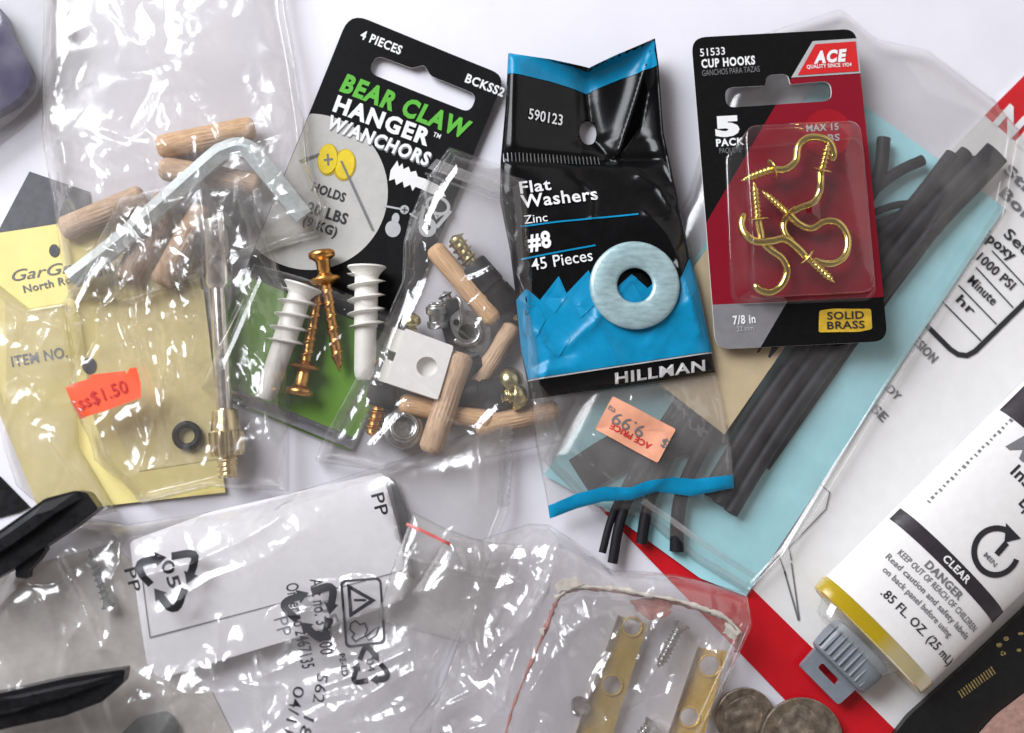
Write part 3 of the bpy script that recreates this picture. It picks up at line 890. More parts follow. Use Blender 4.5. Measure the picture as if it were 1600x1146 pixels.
cup_hook([(1206, 264, 96), (1226, 265, 96), (1243, 252, 96), (1247, 230, 96), (1260, 217, 96), (1279, 215, 96), (1295, 222, 96), (1302, 238, 94), (1300, 252, 92)], (1158, 283, 100), (1206, 265, 97), 'brass cup hook at the top of the blister with its thread pointing left')
cup_hook([(1282, 268, 90), (1282, 285, 90), (1280, 301, 88), (1270, 317, 88), (1248, 326, 86), (1233, 336, 84), (1224, 352, 84), (1228, 368, 86), (1242, 382, 90)], (1295, 222, 104), (1284, 266, 92), 'brass cup hook standing upright by the right blister wall, thread pointing up')
cup_hook([(1184, 345, 98), (1188, 365, 98), (1191, 378, 98), (1204, 391, 98), (1222, 404, 98), (1230, 423, 96), (1222, 445, 94), (1204, 457, 92), (1187, 453, 90), (1178, 444, 88)], (1178, 284, 106), (1184, 343, 99), 'brass cup hook curling to the bottom left corner of the blister, thread pointing up')
cup_hook([(1233, 336, 90), (1249, 351, 90), (1268, 357, 90), (1290, 346, 90), (1311, 350, 92), (1324, 372, 94), (1320, 399, 96), (1301, 412, 98), (1279, 410, 98), (1270, 405, 96)], (1190, 298, 82), (1231, 334, 90), 'brass cup hook with its loop bulging toward the right, thread pointing up left')
cup_hook([(1258, 401, 108), (1247, 389, 108), (1226, 374, 108), (1206, 377, 106), (1180, 378, 104), (1164, 366, 100), (1159, 350, 96), (1163, 334, 94)], (1304, 442, 106), (1260, 402, 108), 'brass cup hook lying uppermost with its thread pointing down right')

# ------------------------------------------------------------------ bear-claw style hanger card
OB = np.array((547.0, 22.0)); ub = np.array((.925, .38)); vb = np.array((-.38, .925))
def BP(u, v):
    p = OB + ub * u + vb * v
    return (float(p[0]), float(p[1]))
def bc_z(px, py):
    v = (px - OB[0]) * vb[0] + (py - OB[1]) * vb[1]; u = (px - OB[0]) * ub[0] + (py - OB[1]) * ub[1]
    return 7 + 9 * np.clip(1 - v / 300, 0, 1) ** 2 + 3 * np.clip((u - 150) / 110, 0, 1) ** 2
s_bc = Surf(8, bc_z)
bc = thing('hanger_card', 'black hanging card with green title and grey circle for picture hangers', 'packaging', *BP(130, 300))
bs = rounded([BP(62, 45), BP(122, 43), BP(138, 31), BP(154, 43), BP(232, 43), BP(232, 73), BP(62, 75)], [14, 3, 5, 6, 14, 14, 14])
mg, nt, bsdf, out = new_mat('green_to_black')  # colour runs from green to near black across the lower card
tcn = nt.nodes.new('ShaderNodeTexCoord'); sp = nt.nodes.new('ShaderNodeSeparateXYZ'); mrn = nt.nodes.new('ShaderNodeMapRange')
nt.links.new(tcn.outputs['Object'], sp.inputs[0])
mth = nt.nodes.new('ShaderNodeMath'); mth.operation = 'MULTIPLY_ADD'; mth.inputs[1].default_value = .62
nt.links.new(sp.outputs['X'], mth.inputs[0]); nt.links.new(sp.outputs['Y'], mth.inputs[2])
nt.links.new(mth.outputs[0], mrn.inputs['Value']); mrn.inputs['From Min'].default_value = -4.3; mrn.inputs['From Max'].default_value = -2.0; mrn.interpolation_type = 'SMOOTHSTEP'
mxn = nt.nodes.new('ShaderNodeMix'); mxn.data_type = 'RGBA'; mxn.inputs[6].default_value = (.125, .31, .010, 1); mxn.inputs[7].default_value = (.022, .034, .014, 1)
nt.links.new(mrn.outputs['Result'], mxn.inputs[0]); nt.links.new(mxn.outputs[2], bsdf.inputs['Base Color']); bsdf.inputs['Roughness'].default_value = .36
M['green_to_dark'] = mg
Lb = (BP(0, 440), BP(262, 440)); Lg = (BP(0, 606), BP(262, 606))
def bc_pick(x, y):
    v = (x - OB[0]) * vb[0] + (y - OB[1]) * vb[1]
    return 1 if v > 440 else 0
card('card', rounded([BP(0, 0), BP(262, 0), BP(262, 632), BP(0, 632)], [30, 24, 10, 10]), s_bc, 3, [M['black_card'], M['green_to_dark']], bc, edge=M['white_card'], holes=[bs], lines=[Lb], pick=bc_pick, grid=60)
cc = [(484 + 122 * math.cos(t), 300 + 122 * math.sin(t)) for t in np.linspace(0, 2 * math.pi, 90)[:-1]]
def uv_of(x, y): return (x - OB[0]) * ub[0] + (y - OB[1]) * ub[1], (x - OB[0]) * vb[0] + (y - OB[1]) * vb[1]
circ = []
for x, y in cc:
    u, v = uv_of(x, y)
    if u < 1:
        x, y = BP(1, v)
    circ.append((x, y))
# drop doubles made by the clipping
cl = [circ[0]]
for p in circ[1:]:
    if math.dist(p, cl[-1]) > .8: cl.append(p)
circ = [p for p in cl]
u_, vv = zip(*[uv_of(*p) for p in circ])
top_i = [p for p in circ if uv_of(*p)[0] > 1.5]
edge_v = [uv_of(*p)[1] for p in circ if uv_of(*p)[0] <= 1.5]
# order: right arc from its upper to its lower end, then up the card's edge
top_i.sort(key=lambda p: math.atan2(p[1] - 300, p[0] - 484) if True else 0)
ang = [math.atan2(p[1] - 300, p[0] - 484) for p in top_i]
arcp = [p for p in top_i]
g0 = max(range(len(arcp)), key=lambda i: ((ang[(i + 1) % len(arcp)] - ang[i]) % (2 * math.pi)))
arcp = arcp[g0 + 1:] + arcp[:g0 + 1]
grey_poly = [BP(1, min(edge_v))] + arcp + [BP(1, max(edge_v))]
decal('printed_circle', grey_poly, s_bc, M['grey_print'], bc, eps=.8, grid=30)
lettering([('BEAR CLAW', BP(30, 117), BP(243, 113), 30, .045, .12)], s_bc, M['green_ink'], bc, eps=1.6)
lettering([('HANGER', BP(32, 150), BP(190, 145), 27, .045), ('W/ANCHORS', BP(33, 178), BP(202, 174), 22, .042, .1), ('4 PIECES', BP(29, 31), BP(97, 31), 14, .03), ('BCKSS2', BP(206, 32), BP(270, 32), 14, .03), ('TM', BP(192, 128), BP(204, 128), 7, .02)], s_bc, M['white_ink'], bc, eps=1.6)
lettering([('HOLDS', (486, 298), (537, 316), 15, .03), ('20 LBS', (478, 331), (540, 351), 18, .03), ('(9 KG)', (472, 350), (524, 370), 15, .03)], s_bc, M['dark_ink'], bc, eps=1.8)
lettering([('W/ANCHORS', BP(35, 180), BP(204, 176), 22, .042, .1)], s_bc, M['grey_ink'], bc, eps=1.1)
shapes2d('printed_disc', [ellipse(538, 258, 18, 25, rot=8), ellipse(513, 250, 17, 25, rot=5)], s_bc, M['deep_yellow_ink'], bc, eps=1.6)
shapes2d('printed_disc', [ellipse(539, 257, 15, 23, rot=8)], s_bc, M['yellow_ink'], bc, eps=2.2)
shapes2d('printed_disc', [ellipse(512, 249, 15, 23, rot=5)], s_bc, M['yellow_ink'], bc, eps=2.8)
shapes2d('printed_line', [stroke([(468, 253), (499, 241)], 3), stroke([(533, 252), (582, 360)], 3.2), stroke([(512, 241), (513, 259)], 3), stroke([(506, 251), (520, 249)], 3)], s_bc, M['grey_ink'], bc, eps=3.4)
anc = []
A0 = np.array((614.0, 268.0)); ad = np.array((.925, .38)); an = np.array((-.38, .925))
def AP(u, v): return tuple((A0 + ad * u + an * v).tolist())
anc.append([AP(0, -18), AP(6, -10), AP(9, -17), AP(14, -9), AP(20, -16), AP(26, -9), AP(33, -14), AP(39, -7), AP(52, -8), AP(78, -6), AP(92, 6), AP(76, 10), AP(50, 9), AP(42, 9), AP(40, 17), AP(33, 9), AP(26, 17), AP(20, 9), AP(13, 18), AP(7, 10), AP(0, 16), AP(-4, 0)])
shapes2d('printed_anchor', anc, s_bc, M['white_card'], bc, eps=1.6)
shapes2d('printed_icon', [ellipse(632, 328, 7), stroke([(600, 322), (626, 327)], 3), ellipse(614, 358, 12, 13), ellipse(618, 342, 6, 9, rot=10), stroke([(640, 334), (652, 342)], 3),
                          (ellipse(684, 322, 20, 15, rot=20)[:], [ellipse(684, 322, 15, 10, rot=20)[::-1]]), (ellipse(668, 356, 14, 15), [ellipse(668, 356, 5)[::-1]]),
                          stroke([(663, 322), (656, 350)], 6), stroke([(704, 330), (682, 356)], 6), stroke([(672, 340), (678, 330), (682, 342), (690, 336)], 3)], s_bc, M['silver_ink'], bc, eps=1.8)
shapes2d('printed_line', [stroke([(628, 328), (637, 329)], 1.8), stroke([(632.5, 324), (631.5, 333)], 1.8)], s_bc, M['dark_ink'], bc, eps=2.6)
decal('printed_strip', [BP(1, 610), BP(261, 610), BP(261, 630), BP(1, 630)], s_bc, M['grey_sheet'], bc, eps=.8)
# clear cover over the lower half
cov = ([BP(2, 412), BP(130, 398), BP(262, 402)], [BP(262, 402), BP(264, 520), BP(262, 630)], [BP(0, 630), BP(262, 630)], [BP(2, 412), BP(0, 520), BP(0, 630)])
s_cv = film_surf(60, outline_of(*cov), 12, 64, crumple(5, (380, 430, 560, 690), 6, 4, 6, 120), [waves(9, 2, 120)], 34)
pouch('clear_cover', cov, s_cv, M['blister'], bc, None, 5)

def hanger_nail(h, hh, t, th, label):
    mw, L = axis_matrix(h, hh, t, th)
    o = thing('screw_nail', label, 'nail', h[0], h[1], 20, 'copper coloured double headed nails')
    loc = Matrix.Translation(-o.location)
    q = 1 / PX
    hd = lathe([(6 * q, -2 * q), (17 * q, -2 * q), (20 * q, 0), (21 * q, 4 * q), (20 * q, 8 * q), (15 * q, 11 * q), (11 * q, 15 * q), (10 * q, 34 * q), (14 * q, 38 * q), (23 * q, 40 * q), (24.5 * q, 43 * q), (22 * q, 46 * q), (13 * q, 49 * q), (9 * q, 52 * q)], 32)
    obj('head', local_mesh('head', hd, M['copper'], auto=45), o, loc @ mw)
    obj('shank', local_mesh('shank', thread(8.2 * q, 2.4 * q, L - 49 * q, 19 * q, tip=26 * q, z0=49 * q, sharp=3.2, per=14), M['copper']), o, loc @ mw)
hanger_nail((502, 394), 34, (531, 582), 32, 'copper nail with its double head at the top, between the two white anchors')
hanger_nail((468, 617), 34, (500, 448), 30, 'copper nail upside down with its double head at the bottom over the green print')

def wall_anchor(h, hh, t, th, label, sc=1.0):
    mw, L = axis_matrix(h, hh, t, th)
    o = thing('wall_anchor', label, 'anchor', h[0], h[1], 12, 'white plastic wall anchors')
    loc = Matrix.Translation(-o.location)
    q = sc / PX; seg = 36
    rim = lathe([(24 * q, 0), (29 * q, 0), (30 * q, 2.5 * q), (25 * q, 7 * q), (20 * q, 13 * q), (19 * q, 16 * q)], seg)
    obj('rim', local_mesh('rim', rim, M['nylon'], auto=40), o, loc @ mw)
    body = thread(18.0 * q, 12.5 * q, 82 * q, 21 * q, z0=12 * q, sharp=3.4, per=16, seg=36)
    obj('screw_body', local_mesh('screw_body', body, M['nylon']), o, loc @ mw)
    ll = L - 90 * q
    lv, lf = lathe([(18 * q, 92 * q), (17.8 * q, 92 * q + ll * .8), (16.5 * q, 92 * q + ll * .92), (12 * q, 92 * q + ll)], seg)
    for sgn in (-1, 1):
        v2 = [(x * .92, (max(y, 3.2 * q) if sgn > 0 else min(y, -3.2 * q)), z) for x, y, z in lv]
        obj('prong', local_mesh('prong', (v2, lf), M['nylon'], auto=45), o, loc @ mw)
wall_anchor((573, 416), 38, (570, 592), 36, 'white wall anchor standing upright to the right of the copper nails')
wall_anchor((474, 446), 42, (414, 622), 40, 'white wall anchor leaning left of the copper nails, partly under the needle bag')
# ------------------------------------------------------------------ furniture hardware in a small zip bag
q = 1 / PX
def dowel_vf(r=16.0, L=150.0):
    seg = 40; prof = []
    for z, f in ((0, .60), (1.5, .72), (6, .95), (9, 1), (L * .25, 1), (L * .5, 1), (L * .75, 1), (L - 9, 1), (L - 6, .95), (L - 1.5, .72), (L, .60)):
        prof.append((r * f * q, z * q))
    v, f = lathe(prof, seg)
    v2 = []
    for i, (x, y, z) in enumerate(v):
        g = .935 if (i % 2 == 0 and .06 < z * PX / L < .94) else 1.0
        v2.append((x * g, y * g, z))
    return v2, f
DOWEL = local_mesh('dowel', dowel_vf(), M['wood'], auto=50)
first_dowel = None
def dowel(p0, h0, p1, h1, label, group='beech dowels in the small zip bag', rs=1.0, roll=0.0):
    global first_dowel
    mw, L = axis_matrix(p0, h0, p1, h1, roll)
    o = bpy.data.objects.new('dowel', DOWEL) if first_dowel is None else first_dowel.copy()
    if first_dowel is None: first_dowel = o
    COL.objects.link(o)
    o.matrix_world = mw @ Matrix.Diagonal((rs, rs, L / (150 * q), 1))
    return tag(o, label, 'dowel', group)
dowel((676, 386), 32, (774, 503), 34, 'beech dowel slanting down right beside the black bodied bolt in the zip bag', rs=.98)
dowel((803, 508), 26, (738, 612), 24, 'beech dowel sloping under the edge of the washer pouch, above the brass domes', rs=.95, roll=1)
dowel((723, 552), 50, (671, 708), 42, 'pale beech dowel on top, leaning against the white block corner', rs=1.18, roll=2)
dowel((624, 630), 26, (768, 658), 26, 'beech dowel lying almost level under the white block', rs=1.0, roll=.5)
dowel((742, 668), 22, (872, 640), 24, 'beech dowel whose right end passes below the washer pouch corner', rs=1.0, roll=3)

def dowel_bolt(p0, h0, pm, p1, h1, label, rb=24, rt=15, m='yellow_zinc'):
    """p0 thread end, pm where the thread meets the black body, p1 body end"""
    o = thing('dowel_bolt', label, 'bolt', pm[0], pm[1], 12, 'threaded bolts with black sleeves')
    loc = Matrix.Translation(-o.location)
    hm = h0 + (h1 - h0) * math.dist(p0, pm) / (math.dist(p0, pm) + math.dist(pm, p1))
    mw, L = axis_matrix(pm, hm, p0, h0)
    obj('screw_thread', local_mesh('screw_thread', thread(rt * .74 * q, rt * .34 * q, L, 11.5 * q, tip=5 * q, seg=28, per=12, sharp=2.2), M[m]), o, loc @ mw)
    mw, L = axis_matrix(pm, hm, p1, h1)
    r = rb * q
    b = lathe([(r * .72, 0), (r * .95, .04), (r, .1), (r, L * .45), (r * .9, L * .47), (r * .9, L * .53), (r, L * .55), (r, L - .1), (r * .9, L - .03), (r * .6, L)], 12)
    obj('sleeve', local_mesh('sleeve', b, M['rubber'], auto=35), o, loc @ mw)
dowel_bolt((708, 368), 34, (737, 412), (806, 490), 30, 'black sleeved bolt with a brassy thread, uppermost in the zip bag', 23, 15)
dowel_bolt((580, 682), 30, (592, 636), (606, 570), 30, 'black sleeved bolt with a coppery thread pointing down, left of the white block', 22, 14, 'copper')
dowel_bolt((818, 600), 34, (788, 612), (712, 616), 28, 'black sleeved bolt lying level between the pale dowel and the brass domes', 22, 14)

def round_screw(p0, h0, p1, h1, label, r, m='yellow_zinc'):
    o = thing('round_head_screw', label, 'screw', p0[0], p0[1], 12, 'brassy round headed screws')
    loc = Matrix.Translation(-o.location)
    mw, L = axis_matrix(p0, h0, p1, h1)
    hd = lathe([(.02 * r * q, 0), (r * .35 * q, .06 * r * q), (r * .7 * q, .26 * r * q), (r * .93 * q, .6 * r * q), (r * q, .95 * r * q), (r * .92 * q, 1.05 * r * q), (r * .45 * q, 1.08 * r * q)], 28)
    obj('head', local_mesh('head', hd, M[m], auto=50), o, loc @ mw)
    obj('shank', local_mesh('shank', thread(r * .42 * q, r * .16 * q, L - r * q, r * .5 * q, z0=r * q, seg=18), M[m]), o, loc @ mw)
round_screw((643, 490), 44, (644, 530), 22, 'brassy round headed screw standing above the white block', 15)
round_screw((826, 621), 44, (776, 617), 40, 'brassy dome screw at the lower left tip of the washer pouch', 22)
round_screw((812, 590), 50, (786, 600), 24, 'brassy dome screw seen on edge, just above the other dome screw', 22)
round_screw((810, 500), 40, (802, 478), 22, 'brassy screw mostly hidden behind the left edge of the washer pouch', 9)

dowel_bolt((768, 566), 20, (756, 572), (700, 590), 16, 'black sleeved bolt added for the shadow lowest in the pile, mostly under the white block', 19, 12, 'zinc')  # added bolt, its black stands in for shadow deep in the pile
dowel_bolt((694, 455), 18, (698, 470), (716, 540), 16, 'black sleeved bolt added for the shadow under the keyhole plate between cam lock and dowel', 18, 12, 'zinc')  # second added bolt, darkens the shadowed gap by the cam lock
# white nylon block with lugs
wb = thing('corner_block', 'milky white plastic corner block with a round hole and two lugs', 'block', 655, 570, 20)
blk = rounded([(633, 513), (709, 541), (684, 625), (602, 598)], 4)
card('body', blk, Surf(66), 34, M['block'], wb, holes=[ellipse(667, 573, 16.5, 15.5)[::-1]])
card('hole_floor', ellipse(667, 573, 17, 16), Surf(50), 10, M['block'], wb)
card('lug', rounded([(614, 511), (634, 518), (621, 552), (603, 545)], 3), Surf(52), 20, M['nylon'], wb)
card('lug', rounded([(602, 560), (617, 566), (606, 600), (589, 594)], 4), Surf(52), 20, M['nylon'], wb)

def cam_lock(c, h, d, hh, label, r=22):
    o = thing('cam_lock', label, 'fitting', c[0], c[1], 10, 'zinc cam locks in the zip bag')
    loc = Matrix.Translation(-o.location)
    mw, L = axis_matrix(c, h, d, hh)
    r *= q
    body = lathe([(r * .55, -.02), (r * .9, 0), (r, .04), (r, L * .30), (r * .8, L * .33), (r * .8, L * .62), (r, L * .66), (r, L - .04), (r * .9, L), (r * .5, L), (r * .42, L * .55)], 36)
    obj('drum', local_mesh('drum', body, M['zinc'], auto=40), o, loc @ mw)
    cr = sweep([Vector((math.cos(a) * r * .62, math.sin(a) * r * .62, L + .03)) for a in np.linspace(.3, 5.6, 24)], r * .16, 8)
    obj('cam_ridge', local_mesh('cam_ridge', cr, M['zinc']), o, loc @ mw)
cam_lock((684, 512), 34, (681, 478), 44, 'shiny cylindrical cam lock standing left of the keyhole plate', 16)
cam_lock((628, 672), 14, (631, 668), 34, 'flat grey cam lock disc below the level dowel', 32)

kp = thing('hook_plate', 'zinc keyhole plate with a bent hook lying under the slanting dowel', 'fitting', 732, 512, 10)
ko = [(702, 497), (716, 484), (732, 484), (752, 493), (766, 508), (767, 530), (756, 548), (738, 552), (724, 540), (706, 520)]
card('plate', rounded(ko, 8), Surf(36), 6, M['zinc'], kp, holes=[ellipse(729, 519, 13, 12)[::-1], ellipse(713, 504, 5)[::-1]])
v, f = sweep([W3(729 + 21 * math.cos(a), 520 + 19 * math.sin(a), 40) for a in np.linspace(-.9, 2.6, 24)], 4.5 * q, 10)
link_mesh('hook_ring', v, f, M['zinc'], kp, smooth=True)
v, f = sweep(path3([(722, 505, 40), (721, 488, 52), (719, 470, 54), (712, 464, 48)]), 3.4 * q, 10)
link_mesh('hook_tongue', v, f, M['zinc'], kp, smooth=True)

zs = ([(703, 217), (765, 240), (838, 266)], [(838, 266), (850, 400), (862, 560), (884, 690)], [(487, 722), (600, 738), (740, 722), (884, 690)],
      [(703, 217), (668, 265), (640, 330), (630, 370), (628, 432), (588, 524), (503, 678), (487, 722)])
zc = [([(628, 432), (588, 524), (540, 610), (500, 690)], 12, 5), ([(588, 540), (608, 566), (690, 636)], 8, 3), ([(590, 540), (594, 575)], 7, 4), ([(628, 637), (650, 635), (688, 648), (692, 662)], 10, 4),
      ([(575, 708), (640, 636)], 9, 3.5), ([(700, 660), (760, 690)], 5, 6), ([(620, 400), (606, 480)], 6, 5), ([(640, 375), (632, 470), (606, 545)], 7, 6), ([(780, 640), (700, 720)], 6, 5)]
szb = film_surf(70, outline_of(*zs), 10, 70, zc + crumple(21, (520, 420, 840, 710), 12, 5, 5, 110), [waves(12, 3, 160)], 46)
zb = thing('zip_bag', 'small clear zip bag holding beech dowels, brass screws and a white block', 'plastic bag', 690, 480, 8)
pouch('film', zs, szb, M['film_smooth'], zb, 9, 4.5)
s_zip = Surf(14, lambda x, y: 20 + 0 * x)
card('zip_strip', [(668, 263), (682, 248), (846, 312), (848, 330)], Surf(34), 3, M['zip'], zb)
shapes2d('zip_ridge', [stroke([(664, 271), (848, 340)], 4), stroke([(672, 262), (848, 328)], 3)], Surf(37), M['zip'], zb, eps=1)

# ------------------------------------------------------------------ washer pouch
hp = thing('washer_pouch', 'glossy black and blue pouch of flat washers with a clear foot', 'pouch', 960, 420, 30)
up_sides = ([(795, 80), (860, 89), (922, 102), (970, 80), (1025, 57)], [(1025, 57), (1031, 97), (1039, 205), (1057, 290), (1081, 400), (1091, 437), (1115, 550), (1121, 581)],
            [(830, 624), (930, 609), (1030, 595), (1121, 581)], [(795, 80), (791, 160), (783, 250), (782, 312), (798, 393), (806, 455), (815, 547), (830, 624)])
cr_h = [([(922, 95), (926, 150), (934, 205), (966, 247)], -15, 13), ([(1022, 62), (1000, 140), (966, 247)], 16, 12), ([(966, 247), (1008, 190), (1020, 130)], -8, 8),
        ([(790, 310), (800, 350), (796, 390)], 10, 6), ([(786, 316), (806, 330), (812, 360), (800, 396)], 8, 4), ([(806, 430), (822, 460), (818, 520)], 11, 6), ([(1000, 270), (1030, 290), (1050, 330)], 8, 12),
        ([(1005, 330), (1040, 370), (1060, 410)], 6, 10), ([(840, 520), (860, 560), (846, 600)], 5, 8), ([(1010, 540), (1030, 500), (1080, 470)], 4, 14), ([(786, 250), (900, 240), (1040, 240)], -4, 5),
        ([(900, 270), (930, 300), (925, 340)], 5, 9), ([(890, 540), (930, 500), (934, 470)], 4, 7), ([(1060, 420), (1090, 520)], 7, 9)]
def bulge(px, py): return 12 * np.exp(-(((px - 960) / 110) ** 2 + ((py - 480) / 130) ** 2)) - 5 * np.exp(-((py - 243) / 9.0) ** 2) - 42 * np.clip((340 - py) / 130, 0, 1) * np.clip((px - 800) / 112, 0, 1)
s_h = film_surf(64, outline_of(*up_sides), 52, 14, cr_h + crumple(33, (800, 260, 1090, 590), 14, 3.0, 8, 110), [bulge, waves(31, 2.2, 130)], 30)
pouch('front_panel', up_sides, s_h, M['pouch_black'], hp, lambda x, y: 44 - 36 * np.clip((340 - y) / 130, 0, 1) * np.clip((x - 800) / 112, 0, 1), 3.6, hole=(925, 196, 14.5, 20.5))
decal('blue_header', [(796, 80), (860, 89), (922, 102), (970, 80), (1024.5, 57.5), (1030.5, 97), (975, 113), (922, 134), (860, 121), (793.5, 113)], s_h, M['pouch_blue'], hp, eps=1.2, grid=5)
blue = [(807, 468), (822, 452), (843, 470), (872, 433), (884, 460), (918, 424), (940, 470), (985, 430), (1010, 452), (1040, 424), (1056, 446), (1077, 404), (1091, 437), (1114.5, 549), (970, 571), (826, 593), (815, 547)]
decal('blue_panel', blue, s_h, M['pouch_blue'], hp, eps=1.2, grid=4)
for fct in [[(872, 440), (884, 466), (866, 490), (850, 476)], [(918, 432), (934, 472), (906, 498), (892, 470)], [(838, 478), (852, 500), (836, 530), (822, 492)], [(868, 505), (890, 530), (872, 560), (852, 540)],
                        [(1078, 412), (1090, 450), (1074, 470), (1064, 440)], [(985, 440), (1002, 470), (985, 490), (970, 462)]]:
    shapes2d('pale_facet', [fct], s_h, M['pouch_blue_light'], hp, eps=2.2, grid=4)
shapes2d('printed_line', [stroke([(812, 355), (870, 348), (996, 336)], 2.6), stroke([(814, 406), (929, 385)], 2.6)], s_h, M['pouch_blue'], hp, eps=1.8, grid=6)
shapes2d('printed_line', [stroke([(825, 595), (970, 573), (1114, 551)], 2.2)], s_h, M['silver_ink'], hp, eps=2.0, grid=8)
shapes2d('crimp_marks', [stroke([(787 + k * 6.1, 238 + .12 * math.sin(k) - k * .05), (788 + k * 6.1, 252 - k * .05)], 1.5) for k in range(26)], s_h, M['crimp'], hp, eps=1.3)
lettering([('Flat', (813, 303), (862, 296), 19, .018), ('Washers', (815, 326), (935, 311), 21, .018), ('#8', (826, 392), (861, 387), 27, .035)], s_h, M['white_ink'], hp, eps=3)
lettering([('Zinc', (819, 351), (855, 347), 13, 0), ('45 Pieces', (831, 424), (925, 409), 18, .005), ('590123', (826, 184), (881, 190), 17, .01)], s_h, M['white_ink'], hp, eps=3)
lettering([('HILLMAN', (961, 600), (1102, 579), 17, .03)], s_h, M['white_ink'], hp, eps=3.2)
# washer shown on the pouch
wx, wy, wr, wi = 992, 446, 69, 28
zw = float(s_h.z(np.array([wx]), np.array([wy]))[0])
zwm = float(s_h.z(*[np.array(a) for a in zip(*ellipse(wx, wy, wr, 67))]).max())
zt = max(zw, zwm) + 2
wv_, wf_ = lathe([((wi - 1) * q, 0), ((wi) * q, 2.5 * q), ((wi + 4) * q, 4 * q), ((wi + 20) * q, 4.3 * q), ((wr - 6) * q, 4 * q), ((wr - 1.5) * q, 2.2 * q), (wr * q, 0), (wr * q, -3 * q)], 72, cap=False)
c0 = W3(wx, wy, zt)
link_mesh('printed_washer', [(c0.x + x, c0.y + y * .975, c0.z + z) for x, y, z in wv_], wf_, M['washer'], hp, smooth=True)
# clear foot
lo_sides = ([(830, 624), (930, 609), (1030, 595), (1121, 581)], [(1121, 581), (1132, 630), (1147, 705), (1149, 764)], [(860, 812), (902, 796), (943, 785), (987, 783), (1027, 770), (1082, 776), (1149, 764)], [(830, 624), (838, 693), (857, 790), (860, 812)])
s_f = film_surf(58, outline_of(*lo_sides), 48, 8, [([(855, 680), (930, 735), (1040, 820)], 4, 5), ([(940, 610), (1000, 660)], 3, 8)] + crumple(44, (850, 630, 1140, 760), 8, 3, 6, 90), [waves(41, 2.5, 120)], 25)
pouch('clear_foot', lo_sides, s_f, M['film_smooth'], hp, 44, 5)
dt = [(857, 791), (900, 772), (944, 761), (985, 762), (1010, 752), (1050, 746), (1085, 749), (1147, 742), (1149, 763), (1082, 776), (1027, 769), (987, 782), (943, 784), (902, 795), (860, 811)]
decal('blue_footer', dt, s_f, M['pouch_blue'], hp, eps=1.5, grid=6)
ps = decal('price_sticker', rounded([(957, 619), (1056, 671), (1027, 724), (930, 671)], 4), s_f, M['salmon_sticker'], hp, eps=2.5, grid=10)
lettering([('$', (1046, 690), (1036, 685), 14, .01), ('9.99', (1010, 668), (962, 643), 19, 0), ('ea', (962, 640), (952, 633), 10, 0)], s_f, M['grey_ink'], ps, eps=3.5)
lettering([('ACE PRICE', (1019, 695), (956, 661), 10, .03)], s_f, M['red_ink'], ps, eps=3.5)

# ------------------------------------------------------------------ left side: cards
tag(card('grey_sheet', [(-60, 470), (46, 268), (140, 300), (150, 420), (-60, 480)], Surf(3), 2, M['grey_sheet']), 'dark grey sheet corner behind the top of the yellow card', 'card')
s_yc = Surf(8, lambda x, y: 8 + 4 * np.clip((70 - x) / 90, 0, 1) ** 2)
yc = thing('yellow_card', 'pale yellow printed card under the needle bag at the left', 'card', 150, 560)
card('card', [(-60, 374), (96, 349), (300, 332), (352, 770), (62, 802), (36, 735), (-60, 500)], s_yc, 2.5, M['yellow_card'], yc, grid=50)
lettering([('GarGraves', (20, 440), (172, 416), 17, -.002, .35), ('North Ro', (38, 458), (112, 442), 12, .015)], s_yc, M['grey_ink'], yc)
lettering([('ITEM NO.', (20, 574), (106, 558), 17, .015)], s_yc, M['grey_ink'], yc)
lettering([('8319', (148, 434), (176, 426), 13, .015)], s_yc, M['grey_ink'], yc)
for hole_ in (ellipse(85, 392, 8, 10), ellipse(140, 572, 11, 13)): shapes2d('punch_hole', [hole_], s_yc, M['grey_sheet'], yc, eps=1.4)
decal('khaki_panel', [(153, 478), (318, 452), (350, 716), (210, 738), (168, 640), (154, 590)], s_yc, M['khaki'], yc, eps=1.2, grid=30)
tag(card('dark_strip', [(-80, 690), (0, 745), (46, 792), (30, 800), (-80, 830)], Surf(4), 3, M['black_plastic']), 'black strip at the left edge between yellow card and black clip', 'strip')

# purple piece in a thick clear tray, top left
pt = thing('purple_block', 'dark purple plastic piece inside the clear tray at the top left corner', 'plastic piece', 5, 110, 4)
card('body', rounded([(-60, -30), (2, 12), (22, 62), (48, 108), (46, 136), (22, 160), (-60, 202)], [0, 12, 20, 26, 18, 20, 0]), Surf(40), 34, M['purple'], pt, grid=0)
tv = rounded([(-90, -60), (40, -60), (112, 18), (117, 50), (94, 88), (74, 152), (40, 192), (-90, 285)], [0, 0, 20, 14, 18, 26, 20, 0])
tz = rounded([(-90, -60), (20, -60), (96, 20), (102, 50), (80, 86), (60, 146), (30, 180), (-90, 265)], [0, 0, 20, 14, 18, 26, 20, 0])
Vt = [tuple(W3(x, y, 1)) for x, y in tv] + [tuple(W3(x, y, 6)) for x, y in tv] + [tuple(W3(x, y, 10)) for x, y in tz] + [tuple(W3(x, y, 58)) for x, y in tz] + [tuple(W3(x, y, 62)) for x, y in [(p[0] * .97 - 1, p[1] * .97 + 1) for p in tz]]
n_ = len(tv); Ft = [(j * n_ + i, j * n_ + (i + 1) % n_, (j + 1) * n_ + (i + 1) % n_, (j + 1) * n_ + i) for j in range(4) for i in range(n_)] + [tuple(4 * n_ + i for i in range(n_))]
Ft = [f_[::-1] for f_ in Ft]
tr_ = link_mesh('clear_tray', Vt, Ft, M['tray'], smooth=True); tr_.data.set_sharp_from_angle(angle=math.radians(60))
tag(tr_, 'thick clear plastic tray over the purple piece in the top left corner', 'tray')

